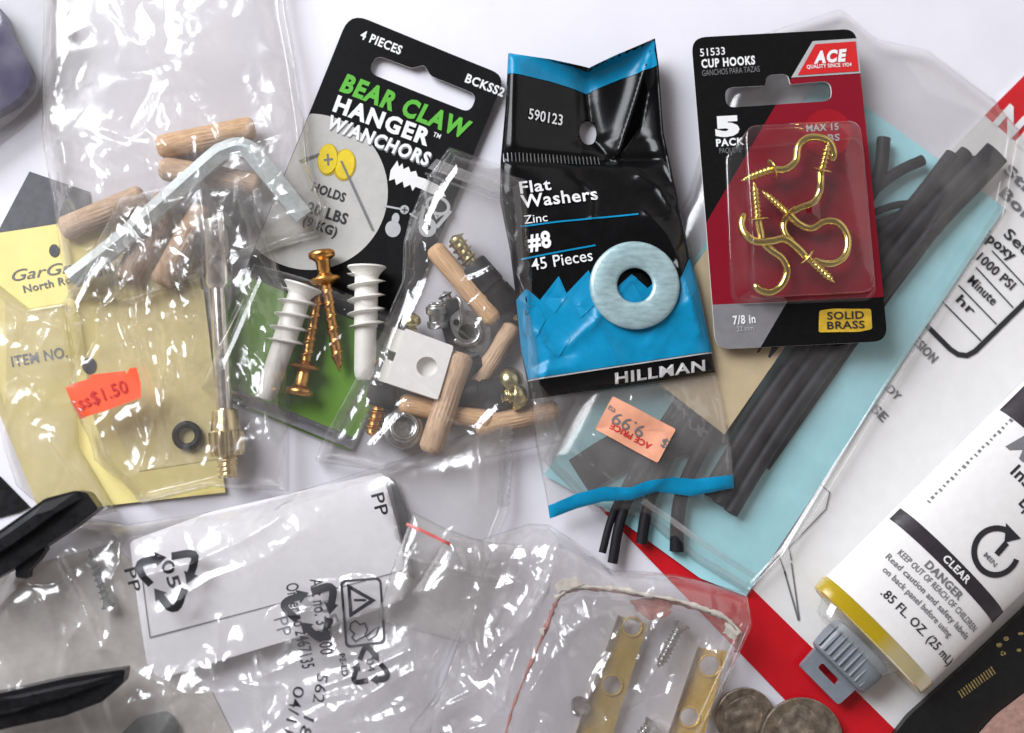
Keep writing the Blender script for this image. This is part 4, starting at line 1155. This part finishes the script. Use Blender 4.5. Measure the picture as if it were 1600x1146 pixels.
# hex key
P = path3([(112, 437, 42), (180, 384, 44), (250, 323, 48), (332, 250, 52), (352, 237, 53), (372, 231, 53), (389, 236, 52), (402, 250, 51), (436, 291, 45), (474, 339, 36)], 6)
v, f = sweep(P, 16.5 * q, 6, phase=math.pi / 6)
hk = link_mesh('hex_key', v, f, M['key_steel']); hk.data.polygons.foreach_set('use_smooth', [True] * len(hk.data.polygons)); hk.data.set_sharp_from_angle(angle=math.radians(35))
tag(hk, 'bent grey hexagonal key lying over the dowels in the large clear bag', 'hex key')
gU = 'beech dowels in the large clear bag'
dowel((398, 199), 30, (246, 231), 26, 'beech dowel at the top of the large clear bag, above the hex key bend', gU, 1.15, 1)
dowel((408, 290), 22, (250, 262), 22, 'beech dowel passing under the bend of the hex key', gU, 1.15, 2)
dowel((96, 360), 22, (226, 306), 24, 'beech dowel to the left, sloping under the long hex key arm', gU, 1.2, 3)
dowel((196, 440), 22, (262, 305), 24, 'beech dowel standing steeply below the long hex key arm', gU, 1.2, .5)
dowel((250, 445), 30, (318, 322), 28, 'beech dowel steep beside the needle tip, blurred by film', gU, 1.15, 1.5)
dowel_bolt((344, 345), 24, (352, 325), (392, 338), 22, 'black sleeved bolt below the bend of the hex key', 24, 15, 'zinc')

su = ([(62, -70), (250, -60), (440, -70)], [(440, -70), (447, 10), (462, 90), (476, 180), (482, 250), (507, 320), (494, 362), (432, 378)], [(98, 462), (200, 470), (330, 420), (432, 378)], [(62, -70), (56, 120), (58, 200), (76, 320), (88, 400), (98, 462)])
ucr = [([(62, 195), (74, 300), (84, 360), (92, 420)], 14, 7), ([(447, 0), (462, 90), (476, 190)], 11, 6), ([(170, 210), (210, 225), (240, 215), (275, 238)], 13, 8), ([(185, 245), (230, 232), (270, 245)], 12, 7),
       ([(75, 235), (100, 270), (112, 300), (128, 330)], 14, 9), ([(110, 230), (118, 270), (150, 280)], 10, 7), ([(95, 340), (125, 300)], 9, 5), ([(168, 285), (178, 340), (210, 360)], 8, 4),
       ([(262, 170), (264, 195)], 7, 4), ([(120, 60), (150, 45), (160, 60)], 6, 10), ([(430, 85), (452, 100)], 8, 10), ([(440, 150), (455, 170)], 7, 7), ([(425, 350), (500, 325)], 8, 4), ([(432, 368), (490, 366)], 9, 6),
       ([(130, 85), (260, 70), (380, 30)], 4, 30), ([(180, 140), (300, 110)], 4, 26)]
sU = film_surf(50, outline_of(*su), 8, 62, ucr + [([(275, 200), (262, 235), (285, 250)], 22, 26), ([(108, 235), (120, 290), (150, 315)], 24, 24), ([(168, 250), (185, 290)], 18, 18)] + crumple(53, (90, -20, 450, 250), 9, 7, 5, 260, (70, 35)) + crumple(51, (80, 100, 470, 380), 20, 6, 5, 100), [waves(52, 2.0, 210)], 50)
bu = thing('clear_bag', 'large clear bag at the upper left with a hex key and beech dowels', 'plastic bag', 270, 200, 5)
pouch('film', su, sU, M['film'], bu, 6, 4.5)

# ------------------------------------------------------------------ ball needle bag
nd = thing('ball_needle', 'nickel inflating needle with a knurled collar and threaded end', 'needle', 350, 640, 12)
loc = Matrix.Translation(-nd.location)
mw, L = axis_matrix((335, 344), 34, (357, 747), 36)
u1 = L / 403
k = lambda s: s * u1
obj('sleeve', local_mesh('sleeve', lathe([(17 * q, 0), (20.5 * q, .01), (20.5 * q, k(100)), (15 * q, k(108))], 32), M['nickel'], auto=40), nd, loc @ mw)
obj('stem', local_mesh('stem', lathe([(12 * q, k(100)), (13 * q, k(112)), (13 * q, k(215)), (12 * q, k(300))], 32), M['nickel'], auto=40), nd, loc @ mw)
obj('collar', local_mesh('collar', lathe([(14 * q, k(296)), (19 * q, k(299)), (21 * q, k(312)), (23 * q, k(330))], 32), M['nickel_gold'], auto=40), nd, loc @ mw)
kv, kf = lathe([(20 * q, k(328)), (26 * q, k(332)), (26.5 * q, k(336)), (26.5 * q, k(362)), (24 * q, k(369)), (16 * q, k(371))], 64)
kv = [(x * (.93 if (i % 4) < 2 and k(333) < z < k(368) else 1), y * (.93 if (i % 4) < 2 and k(333) < z < k(368) else 1), z) for i, (x, y, z) in enumerate(kv)]
obj('knurled_ring', local_mesh('knurled_ring', (kv, kf), M['nickel_gold'], auto=25), nd, loc @ mw)
obj('threaded_end', local_mesh('threaded_end', thread(14 * q, 3 * q, k(33), k(7.5), z0=k(370), seg=28, per=10, sharp=1.2), M['nickel_gold']), nd, loc @ mw)
v, f = lathe([(17 * q + 5.5 * q * math.cos(a), 5.5 * q * math.sin(a)) for a in np.linspace(0, 2 * math.pi, 17)], 40, cap=False)
cO = W3(292, 681, 18)
tag(link_mesh('rubber_ring', [(cO.x + x, cO.y + y, cO.z + z) for x, y, z in v], f, M['rubber'], smooth=True), 'small black rubber ring beside the needle collar', 'rubber ring')

ns_ = ([(92, 470), (180, 300), (290, 276), (382, 276)], [(382, 276), (412, 360), (446, 450), (450, 560), (448, 770)], [(140, 720), (215, 790), (330, 762), (448, 770)], [(92, 470), (104, 540), (112, 630), (140, 720)])
ncr = [([(210, 390), (220, 470), (226, 530), (246, 610), (262, 660), (270, 722)], 24, 8), ([(382, 276), (412, 360), (446, 450)], 18, 5), ([(448, 460), (450, 700)], 12, 5), ([(205, 745), (268, 722)], 10, 6),
       ([(232, 380), (260, 460), (285, 510), (300, 590)], 16, 8), ([(312, 370), (300, 440), (318, 480), (306, 560)], 20, 9), ([(250, 420), (240, 500), (212, 520)], 12, 8), ([(110, 500), (125, 490), (150, 505), (120, 512)], 10, 6),
       ([(345, 520), (358, 570), (356, 600)], 14, 5), ([(390, 500), (394, 560), (388, 620)], 10, 7), ([(420, 520), (412, 620), (425, 690)], 12, 6), ([(95, 490), (104, 430), (118, 380)], 16, 8), ([(200, 400), (190, 440), (205, 500)], 13, 6),
       ([(300, 480), (270, 500), (300, 510), (340, 500)], 9, 5), ([(80, 670), (100, 690), (170, 740)], 10, 7), ([(150, 740), (175, 800)], 10, 6), ([(280, 600), (262, 640)], 8, 5), ([(236, 330), (250, 390)], 12, 7), ([(430, 690), (448, 768)], 12, 6)]
ncr = [(p_, a_2 * .9, w_2 * 1.4) for p_, a_2, w_2 in ncr]
sN = film_surf(60, outline_of(*ns_), 12, 62, ncr + [([(330, 400), (324, 450), (322, 520), (318, 590)], 24, 26), ([(246, 520), (262, 610), (275, 715)], 18, 16)] + crumple(61, (110, 320, 440, 740), 40, 9, 4.5, 110, (75, 40)), [waves(62, 3, 150)], 40)
sN_raw = sN.fn
def sN_flat(x, y):
    m_ = np.clip((np.hypot((x - 160) / 92, (y - 616) / 60) - .55) / .6, 0, 1)
    z_ = sN_raw(x, y) * m_ + (1 - m_) * (70 + (x - 160) * .03)
    m2_ = np.clip((seg_dist(x, y, [(338, 350), (350, 560), (358, 740)]) - 22) / 30, 0, 1)   # drawn tight over the needle
    return z_ * (.3 + .7 * m2_) + (1 - m2_) * .7 * 66
sN.fn = sN_flat
nb = thing('clear_bag', 'crinkled clear bag holding the ball needle and rubber ring', 'plastic bag', 280, 560, 6)
pouch('film', ns_, sN, M['film_crisp'], nb, 10, 3.6)
s_st = Surf(70, lambda x, y: sN.z(x, y) + 1.2)
so = decal('price_sticker', [(101, 606), (120, 598), (140, 592), (141, 586), (196, 580), (199, 585), (203, 576), (215, 575), (221, 600), (221, 622), (170, 640), (121, 656), (112, 630)], s_st, M['orange_sticker'], nb, eps=0, grid=12)
lettering([('ss$1.50', (126, 640), (202, 612), 20, .0)], s_st, M['red_ink'], so, eps=2.2)
# loose crinkled sheet of the same wrapping beyond it, over the yellow card
ys = ([(-60, 400), (40, 480), (100, 470)], [(100, 470), (112, 560), (120, 700), (180, 800)], [(20, 760), (90, 820), (180, 800)], [(-60, 400), (-30, 560), (0, 700), (20, 760)])
sY = film_surf(30, outline_of(*ys), 12, 20, [([(0, 480), (30, 500), (24, 520)], 8, 6), ([(60, 500), (110, 520)], 6, 5), ([(80, 690), (130, 760)], 10, 6), ([(60, 620), (70, 640)], 6, 5)] + crumple(71, (10, 480, 150, 780), 18, 5, 4, 70), [waves(72, 1.6, 110)], 30)
tag(pouch('film_wrapper', ys, sY, M['film'], None, 10, 4.5), 'crinkled clear wrapper lying over the yellow card left of the orange sticker', 'wrapper')
# ------------------------------------------------------------------ lower left: printed bag
pi_z = lambda x, y: 14 + 26 * np.clip(1 - ((y - 905 + (x - 420) * .22) / 190.0) ** 2, 0, 1)
s_pp = Surf(26, pi_z)
pp = thing('folded_leaflet', 'white folded leaflet with a thin ruled line inside the printed clear bag', 'leaflet', 420, 900, 6)
card('sheet', rounded([(204, 846), (330, 800), (599, 738), (606, 768), (620, 818), (642, 913), (630, 938), (500, 985), (250, 1062), (232, 1040)], 8), s_pp, 2, M['paper'], pp, grid=14, smooth=True)
shapes2d('printed_line', [stroke([(222, 880), (237, 995), (400, 952), (640, 888)], 1.6)], s_pp, M['grey_ink'], pp, eps=1.2, grid=20)
tag(card('paper_strip', [(608, 746), (618, 752), (636, 800), (648, 905), (640, 900), (622, 810)], Surf(14), 2, M['grey_sheet']), 'narrow dark grey strip along the right end of the white leaflet', 'strip')

M['dark_zinc'] = mat('dark_zinc', (.12, .13, .13), .35, .8, var=.1)
ws = thing('wood_screw', 'dark wood screw inside the printed bag between the black clips', 'screw', 155, 905, 8)
loc = Matrix.Translation(-ws.location)
mw, L = axis_matrix((170, 950), 22, (139, 858), 18)
obj('head', local_mesh('head', lathe([(3 * q, -1 * q), (10 * q, 0), (10.5 * q, 2 * q), (6 * q, 8 * q), (5 * q, 12 * q)], 24), M['rubber'], auto=40), ws, loc @ mw)
obj('shank', local_mesh('shank', thread(4.5 * q, 4.2 * q, L - 11 * q, 9.5 * q, tip=22 * q, z0=11 * q, sharp=3), M['dark_zinc']), ws, loc @ mw)

tag(card('brown_tone_sheet', [(-90, 905), (40, 885), (175, 850), (236, 905), (228, 1030), (330, 1080), (420, 1260), (-90, 1260)], Surf(3), 1.5, M['brown_tone'], grid=60), 'brown tone sheet added under the printed bag, showing between the two black clips', 'paper')  # added sheet that brings the brownish tone between the clips
tag(card('dark_green_piece', rounded([(186, 1150), (215, 1122), (262, 1112), (280, 1135), (262, 1200), (190, 1200)], 10), Surf(16), 10, mat('dark_green_plastic', (.02, .035, .03), .35)), 'dark green plastic piece at the bottom edge under the printed bag', 'plastic piece')
bi = ([(60, 800), (190, 822), (330, 800), (447, 773), (620, 720), (800, 650)], [(800, 650), (806, 720), (800, 800), (740, 950), (690, 1060), (660, 1240)], [(-60, 1240), (300, 1240), (660, 1240)], [(60, 800), (0, 900), (-60, 1000), (-60, 1240)])
icr = [([(187, 822), (190, 880), (178, 905), (190, 950)], 12, 6), ([(93, 870), (120, 920), (145, 970), (163, 1012)], 12, 4.5), ([(163, 1012), (176, 985), (175, 955)], 11, 4), ([(225, 900), (300, 880), (380, 845), (440, 808)], 13, 5),
       ([(345, 970), (345, 1000), (338, 1062), (352, 1030)], 12, 5), ([(430, 1110), (470, 1082), (560, 1050), (640, 1010)], 16, 8), ([(410, 1085), (416, 1140), (450, 1100), (452, 1070)], 13, 5), ([(470, 1140), (540, 1110), (600, 1060)], 16, 9),
       ([(520, 1130), (600, 1120), (640, 1100)], 12, 8), ([(100, 1050), (110, 1000), (125, 980)], 9, 6), ([(236, 1060), (300, 1084), (410, 1078)], 8, 8), ([(290, 905), (310, 1000)], 4, 12), ([(130, 1110), (150, 1160)], 10, 8), ([(160, 1100), (176, 1150)], 10, 6),
       ([(745, 660), (750, 720), (748, 780)], 9, 3.5), ([(640, 1000), (648, 1040), (640, 1080)], 12, 5), ([(600, 735), (660, 800)], 6, 10), ([(380, 1000), (420, 1060)], 6, 10), ([(440, 800), (600, 740)], 6, 10)]
icr = [(p_, a_2 * 1.0, w_2 * 1.7) for p_, a_2, w_2 in icr]
sI = film_surf(60, outline_of(*bi), 10, 52, icr + crumple(81, (60, 840, 660, 1140), 26, 6, 8, 110) + [([(420, 1170), (500, 1115), (560, 1090), (650, 1040)], 28, 36), ([(470, 1200), (560, 1150), (640, 1110)], 24, 30), ([(250, 960), (330, 905), (420, 870), (470, 830)], 14, 20), ([(400, 1060), (470, 1030), (560, 1020)], 12, 18)] + crumple(82, (420, 1050, 650, 1140), 18, 9, 5, 80), [waves(83, 4, 180)], 60)
pb = thing('printed_bag', 'wide clear bag with dark recycling marks and order numbers across the lower left', 'plastic bag', 400, 950, 6)
pouch('film', bi, sI, M['film_print'], pb, 5, 4.5)
ser = [(800 + (4 if k % 2 else -1) - k * .25, 652 + k * 5) for k in range(29)]
decal('serrated_edge', [(782, 655)] + ser + [(776, 792)], Surf(26, lambda x, y: 24 + 8 * np.sin(y / 17.0)), M['zip'], pb, eps=3, grid=8)
def recycle(cx, cy, r, rot, wd):
    out = []
    Vx = [Vector((cx + r * math.cos(math.radians(rot + 120 * k)), cy + r * math.sin(math.radians(rot + 120 * k)))) for k in range(3)]
    for k in range(3):
        a, b, c = Vx[k - 1], Vx[k], Vx[(k + 1) % 3]
        pts = [a.lerp(b, .58), a.lerp(b, .78)] + [a.lerp(b, .78) * (1 - t) ** 2 + b * 2 * t * (1 - t) + b.lerp(c, .22) * t * t for t in (.2, .4, .6, .8)] + [b.lerp(c, .22), b.lerp(c, .34)]
        out.append(stroke([tuple(p) for p in pts], wd))
        e = b.lerp(c, .34); t = (c - b).normalized(); nn = Vector((-t.y, t.x))
        out.append([tuple(e + nn * wd * .95), tuple(e + t * wd * 1.5), tuple(e - nn * wd * .95)])
    return out
shapes2d('recycling_mark', recycle(267, 900, 60, 200, 12), sI, M['dark_ink'], pb, eps=3, grid=4)
lettering([('05', (254, 878), (268, 920), 20, .02), ('PP', (196, 890), (206, 926), 18, .01)], sI, M['dark_ink'], pb, eps=1.5)
lettering([('PP', (580, 774), (589, 808), 20, .012)], sI, M['dark_ink'], pb, eps=1.5)
shapes2d('recycling_mark', recycle(489, 953, 54, 190, 12), sI, M['dark_ink'], pb, eps=3, grid=4)
lettering([('05', (497, 942), (512, 980), 21, .02), ('PP', (428, 968), (436, 996), 22, 0)], sI, M['grey_ink'], pb, eps=1.6)
lettering([('Art no. 3 2200', (484, 906), (502, 1022), 20, .012), ('Order no 2467135', (446, 914), (474, 1044), 20, .012), ('562', (497, 1050), (491, 1092), 17, .005), ('18:', (478, 1112), (470, 1146), 17, .005), ('04/11/2', (462, 1068), (440, 1166), 17, .005)], sI, M['dark_ink'], pb, eps=2)
wbx = rounded([(531, 907), (596, 902), (603, 1004), (540, 1012)], 9)
cxw = np.array(wbx).mean(0)
shapes2d('warning_box', [(wbx, [[tuple((np.array(p) - cxw) * (.88, .93) + cxw) for p in wbx][::-1]]), ([(542, 912), (588, 938), (546, 966)], [[(548, 922), (577, 938), (551, 956)][::-1]]), stroke([(553, 938), (572, 938)], 4)], sI, M['dark_ink'], pb, eps=2, grid=8)
face = [(548, 974), (556, 970), (562, 976), (570, 974), (574, 984), (570, 994), (562, 998), (556, 1002), (550, 996), (554, 990), (547, 984)]
shapes2d('warning_pictogram', [stroke(face, 2.4, True), stroke([(572, 994), (584, 984), (592, 978), (588, 992), (576, 1000)], 1.6, True)], sI, M['dark_ink'], pb, eps=2)
shapes2d('recycling_mark', recycle(578, 1040, 36, 20, 8), sI, M['dark_ink'], pb, eps=2, grid=7)
lettering([('04', (572, 1028), (576, 1046), 12, .0), ('PE-LD', (530, 1020), (536, 1054), 10, .03)], sI, M['dark_ink'], pb, eps=2)

# black clips at the left edge
def clip(name, poly, top, label, h, t, extra=None):
    o = thing(name, label, 'clip', poly[0][0], poly[0][1], h - t)
    card('jaw', poly, Surf(h), t, M['black_plastic'], o)
    P_ = [W3(*p, h + 1) for p in top]
    # raised ridge with sloping faces
    n = len(top); c = [np.array(p) for p in top]
    m_ = sum(c) / n
    inner = [tuple(p * .55 + m_ * .45) for p in c]
    V = [tuple(W3(*p, h + .5)) for p in top] + [tuple(W3(*p, h + 16)) for p in inner]
    F = [(i, (i + 1) % n, n + (i + 1) % n, n + i) for i in range(n)] + [tuple(n + i for i in range(n))]
    F = [f_[::-1] for f_ in F]
    link_mesh('ridge', V, F, M['black_plastic'], o)
    if extra:
        for e in extra: card('tooth', e, Surf(h - 10), t - 14, M['black_plastic'], o)
clip('black_clip', rounded([(-70, 880), (-70, 860), (0, 829), (71, 779), (117, 767), (136, 770), (154, 795), (120, 822), (66, 857), (20, 890), (-70, 940)], 5), [(-60, 872), (0, 835), (70, 785), (118, 770), (130, 778), (66, 826), (0, 872), (-60, 906)],
     'black plastic clip jaw with a faceted top pointing to the yellow card', 92, 40, [rounded([(60, 845), (72, 858), (60, 876), (44, 892), (43, 905), (24, 903), (24, 880)], 4)])
clip('black_clip', rounded([(-70, 1092), (0, 1084), (60, 1070), (110, 1059), (196, 1046), (192, 1068), (160, 1097), (100, 1120), (18, 1137), (-70, 1160)], 5), [(-60, 1098), (0, 1092), (110, 1068), (184, 1054), (176, 1066), (110, 1092), (20, 1118), (-60, 1134)],
     'black plastic clip jaw with a pointed tip below the wood screw', 92, 40)

# ------------------------------------------------------------------ bottom centre: torn blister with brass plates
def plate(name, quad, holes, h, label, m='old_brass'):
    o = thing(name, label, 'bracket', quad[0][0], quad[0][1], h - 8, 'drilled brass plates in the torn blister')
    card('plate', rounded(quad, 3), Surf(h), 5, M[m], o, holes=[ellipse(*e)[::-1] for e in holes])
    # folded edge along the left side
    a, b = quad[0], quad[3]
    V = [W3(a[0], a[1], h), W3(a[0], a[1], h + 10), W3(b[0], b[1], h + 10), W3(b[0], b[1], h)]
    V2 = [v_ + Vector((.07, .02, 0)) for v_ in V]
    link_mesh('folded_edge', [tuple(v_) for v_ in V + V2], [(0, 1, 2, 3), (7, 6, 5, 4), (1, 5, 6, 2), (0, 4, 5, 1), (3, 2, 6, 7), (0, 3, 7, 4)], M['zinc'], o)
    for e in holes:
        v, f = sweep([W3(e[0] + (e[2] + 2) * math.cos(a_2), e[1] + (e[2] + 2) * math.sin(a_2), h + 1) for a_2 in np.linspace(0, 2 * math.pi, 28)], 2 * q, 8)
        link_mesh('hole_rim', v, f, M[m], o, smooth=True)
plate('brass_plate', [(966, 962), (1012, 976), (944, 1190), (884, 1190)], [(988, 980, 13), (956, 1071, 14)], 22, 'long worn brass plate with two holes, left of the small bluish screw')
plate('brass_plate', [(1090, 1012), (1137, 1018), (1088, 1190), (1030, 1190)], [(1109, 1041, 15), (1077, 1121, 14)], 36, 'shorter brighter brass plate with two holes, beside the coins', 'bright_brass')
def small_screw(p0, h0, p1, h1, label, r):
    o = thing('small_screw', label, 'screw', p0[0], p0[1], 10, 'zinc screws in the torn blister')
    loc = Matrix.Translation(-o.location); mw, L = axis_matrix(p0, h0, p1, h1)
    obj('head', local_mesh('head', lathe([(r * .4 * q, -.04), (r * 1.5 * q, 0), (r * 1.6 * q, .04), (r * .9 * q, .2), (r * .8 * q, .26)], 24), M['zinc'], auto=40), o, loc @ mw)
    obj('shank', local_mesh('shank', thread(r * .72 * q, r * .42 * q, L - .22, 7 * q, tip=14 * q, z0=.22, sharp=2), M['zinc']), o, loc @ mw)
small_screw((1066, 974), 30, (1028, 1044), 30, 'bluish zinc screw between the two brass plates', 9)
small_screw((908, 1102), 34, (898, 1118), 12, 'zinc screw seen head-on left of the long brass plate', 10)
small_screw((1020, 1130), 24, (990, 1160), 24, 'zinc screw at the bottom edge between the brass plates', 9)
tbz = thing('torn_blister', 'clear torn blister edged with red and cream card scraps around brass plates', 'blister', 1000, 1020, 10)
rim = [(780, 1200), (800, 1110), (850, 990), (872, 938), (900, 922), (968, 925), (1056, 942), (1130, 968), (1156, 990), (1150, 1020)]
v, f = sweep(path3([(x, y, 46) for x, y in rim], 8), [rnd.uniform(1.2, 4.6) * q for _ in range(8 * (len(rim) - 1) + 1)], 10); link_mesh('red_rim', v, f, M['residue_red'], tbz, smooth=True)
v, f = sweep(path3([(868, 935, 54), (900, 918, 56), (968, 921, 54), (1010, 930, 54), (1056, 938, 54), (1100, 952, 54), (1134, 966, 52), (1158, 990, 50)], 8), [rnd.uniform(1.5, 5.2) * q for _ in range(57)], 10); link_mesh('card_scrap', v, f, M['residue'], tbz, smooth=True)
def scrap(poly, h, m='residue'):
    r = random.Random(int(poly[0][0])); pts = []
    for i, p in enumerate(poly):
        n2 = poly[(i + 1) % len(poly)]
        for k in range(4):
            t = k / 4; pts.append((p[0] + (n2[0] - p[0]) * t + r.uniform(-2, 2), p[1] + (n2[1] - p[1]) * t + r.uniform(-2, 2)))
    card('card_scrap', pts, Surf(h), 5, M[m], tbz)
scrap([(868, 915), (884, 904), (902, 903), (912, 912), (890, 922), (870, 926)], 60)
scrap([(842, 984), (852, 980), (850, 990), (846, 994)], 58)
scrap([(985, 940), (1020, 934), (1052, 944), (1046, 960), (1020, 972), (1000, 960)], 50, 'residue_red')
scrap([(1136, 974), (1156, 988), (1148, 1000), (1130, 990)], 56)
inner = [(x + (1000 - x) * .07, y + (1100 - y) * .07) for x, y in rim]
Vb = [tuple(W3(x, y, 44)) for x, y in rim] + [tuple(W3(x, y, 70)) for x, y in inner] + [tuple(W3(x + (1000 - x) * .12, y + (1150 - y) * .12, 74)) for x, y in inner]
nn_ = len(rim)
Fb = [(j * nn_ + i, (j + 1) * nn_ + i, (j + 1) * nn_ + i + 1, j * nn_ + i + 1) for j in range(2) for i in range(nn_ - 1)] + [tuple(2 * nn_ + i for i in range(nn_))[::-1]]
link_mesh('dome', Vb, [f_[::-1] for f_ in Fb], M['blister'], tbz, smooth=False)

# coins
def coin(cx, cy, r, h, label, seed):
    o = thing('coin', label, 'coin', cx, cy, h, 'tarnished coins at the bottom edge')
    c = W3(cx, cy, h)
    v, f = lathe([(.01 * q, 2.6 * q), (r * .5 * q, 2.6 * q), (r * .9 * q, 2.6 * q), (r * .92 * q, 4 * q), (r * .97 * q, 4.4 * q), (r * q, 3.6 * q), (r * q, -3 * q)], 72, cap=True)
    link_mesh('disc', [(c.x + x, c.y + y, c.z + z) for x, y, z in v], f, M['coin'], o, smooth=True).data.set_sharp_from_angle(angle=math.radians(50))
    # worn relief
    r1 = random.Random(seed); n, m_ = 20, 40; V = []; F = []
    wvv = waves(seed, 1.0, 30, 9)
    for i in range(n + 1):
        for k_ in range(m_):
            rr = r * .84 * i / n; t = 2 * math.pi * k_ / m_
            x, y = rr * math.cos(t) * .8 - r * .04, rr * math.sin(t) * .92 * (1 + .12 * math.cos(3 * t + seed))
            hz = (2.2 + 1.4 * float(wvv(x, y))) * math.sqrt(max(0, 1 - (i / n) ** 2)) + 2.2
            V.append((c.x + x * q, c.y - y * q, c.z + hz * q))
    for i in range(n):
        for k_ in range(m_):
            k2 = (k_ + 1) % m_; F.append((i * m_ + k_, (i + 1) * m_ + k_, (i + 1) * m_ + k2, i * m_ + k2))
    link_mesh('relief', V, F, M['coin'], o, smooth=True)
coin(1164, 1122, 46, 12, 'tarnished coin partly under the crumpled bag beside the brass plate', 3)
coin(1252, 1156, 64, 22, 'larger tarnished coin lying on the scarlet band at the bottom edge', 5)

# small zip bag with a red line
zr = ([(645, 800), (696, 826), (752, 846), (820, 852)], [(820, 852), (800, 930), (770, 1005)], [(592, 972), (660, 990), (720, 1006), (770, 1005)], [(645, 800), (622, 862), (592, 950), (592, 972)])
s_zr = film_surf(74, outline_of(*zr), 66, 14, [([(622, 866), (690, 886), (800, 912)], 5, 4), ([(700, 838), (648, 890), (600, 965)], 6, 5), ([(600, 890), (625, 925)], 4, 5)] + crumple(91, (620, 830, 780, 990), 7, 3, 6, 80), [waves(92, 2, 120)], 24)
zz = thing('zip_bag', 'small empty zip bag with a red line along its mouth', 'plastic bag', 690, 910, 64)
pouch('film', zr, s_zr, M['film_zip'], zz, 62, 5)
decal('red_line', stroke([(635, 819), (665, 832), (704, 851)], 5), s_zr, M['red_seal'], zz, eps=1.5, grid=8)
decal('zip_ridge', stroke([(622, 864), (660, 876), (700, 890), (790, 912)], 5), s_zr, M['zip'], zz, eps=1.5, grid=8)

# crumpled clear bag over the torn blister
cb = ([(700, 838), (755, 845), (830, 820), (862, 822), (900, 846), (960, 892), (1060, 900), (1176, 930)], [(1176, 930), (1186, 980), (1150, 1060), (1110, 1146), (1090, 1260)], [(640, 1260), (850, 1260), (1090, 1260)], [(700, 838), (640, 930), (720, 1000), (690, 1080), (640, 1146), (640, 1260)])
ccr = [([(871, 835), (860, 880), (845, 921), (805, 1020), (782, 1084)], 20, 6), ([(845, 921), (800, 990), (760, 1030), (745, 1040)], 16, 5), ([(700, 838), (660, 900), (602, 965)], 12, 5), ([(747, 846), (752, 906), (738, 980), (752, 1040), (719, 1044)], 14, 4),
       ([(752, 1030), (800, 990), (842, 925)], 12, 5), ([(782, 1084), (760, 1130), (700, 1146)], 16, 6), ([(660, 1110), (700, 1092), (735, 1074)], 16, 5), ([(662, 1108), (690, 1106), (736, 1086)], 15, 5), ([(760, 1075), (782, 1098), (788, 1070)], 15, 6),
       ([(700, 840), (780, 850), (776, 858)], 10, 5), ([(870, 855), (930, 880), (960, 905)], 9, 6), ([(690, 1040), (705, 1062), (720, 1066)], 11, 3), ([(880, 990), (935, 960)], 8, 4), ([(965, 985), (900, 1140)], 8, 6), ([(1000, 1080), (1010, 1120), (1040, 1140)], 9, 4),
       ([(1040, 1010), (1010, 1070)], 6, 4), ([(820, 1090), (860, 1030), (905, 970)], 10, 5), ([(1120, 1020), (1090, 1140)], 9, 5), ([(800, 1060), (800, 1146)], 9, 5), ([(900, 880), (1000, 905), (1150, 935)], 8, 8)]
ccr = [(p_, a_2 * 1.05, w_2 * 2.1) for p_, a_2, w_2 in ccr]
sC = film_surf(84, outline_of(*cb), 44, 46, ccr + crumple(101, (680, 850, 900, 1140), 22, 9, 9, 130, (110, 50)) + crumple(102, (900, 920, 1160, 1140), 14, 7, 8, 120, (115, 50)), [waves(103, 4, 150)], 50)
cbt = pouch('crumpled_bag', cb, sC, M['film_crumpled'], None, 40, 3.8)
tag(cbt, 'crumpled clear bag over the torn blister and brass plates at the bottom', 'plastic bag')

# ------------------------------------------------------------------ bottom right corner
bk = thing('black_packet', 'black packet with broken gold lettering at the bottom right corner', 'packet', 1520, 1110, 4)
card('body', rounded([(1385, 1165), (1420, 1120), (1520, 1030), (1620, 935), (1720, 1100), (1600, 1250), (1420, 1250)], 8), Surf(20), 16, M['black_fabric'], bk)
r5 = random.Random(4); gl = []
for k_ in range(14):
    x, y = 1500 + 3.9 * k_, 1086 - 2.9 * k_
    gl.append(stroke([(x - 3, y - 6), (x + 4, y + 5)], 2.2))
for k_ in range(6):
    x, y = 1558 + r5.uniform(0, 44), 1026 - r5.uniform(0, 44)
    gl.append(ellipse(x, y, r5.uniform(2, 5), r5.uniform(2, 4)))
for gd in gl[14:]: shapes2d('gold_dot', [gd], Surf(20), M['gold_print'], bk, eps=1)
shapes2d('gold_pattern', gl[:14], Surf(20), M['gold_print'], bk, eps=1)
tag(card('leather_tab', rounded([(1524, 1160), (1560, 1120), (1610, 1082), (1680, 1120), (1640, 1200)], 8), Surf(34), 12, M['leather']), 'pinkish brown leather tab in the extreme bottom right corner', 'tab')
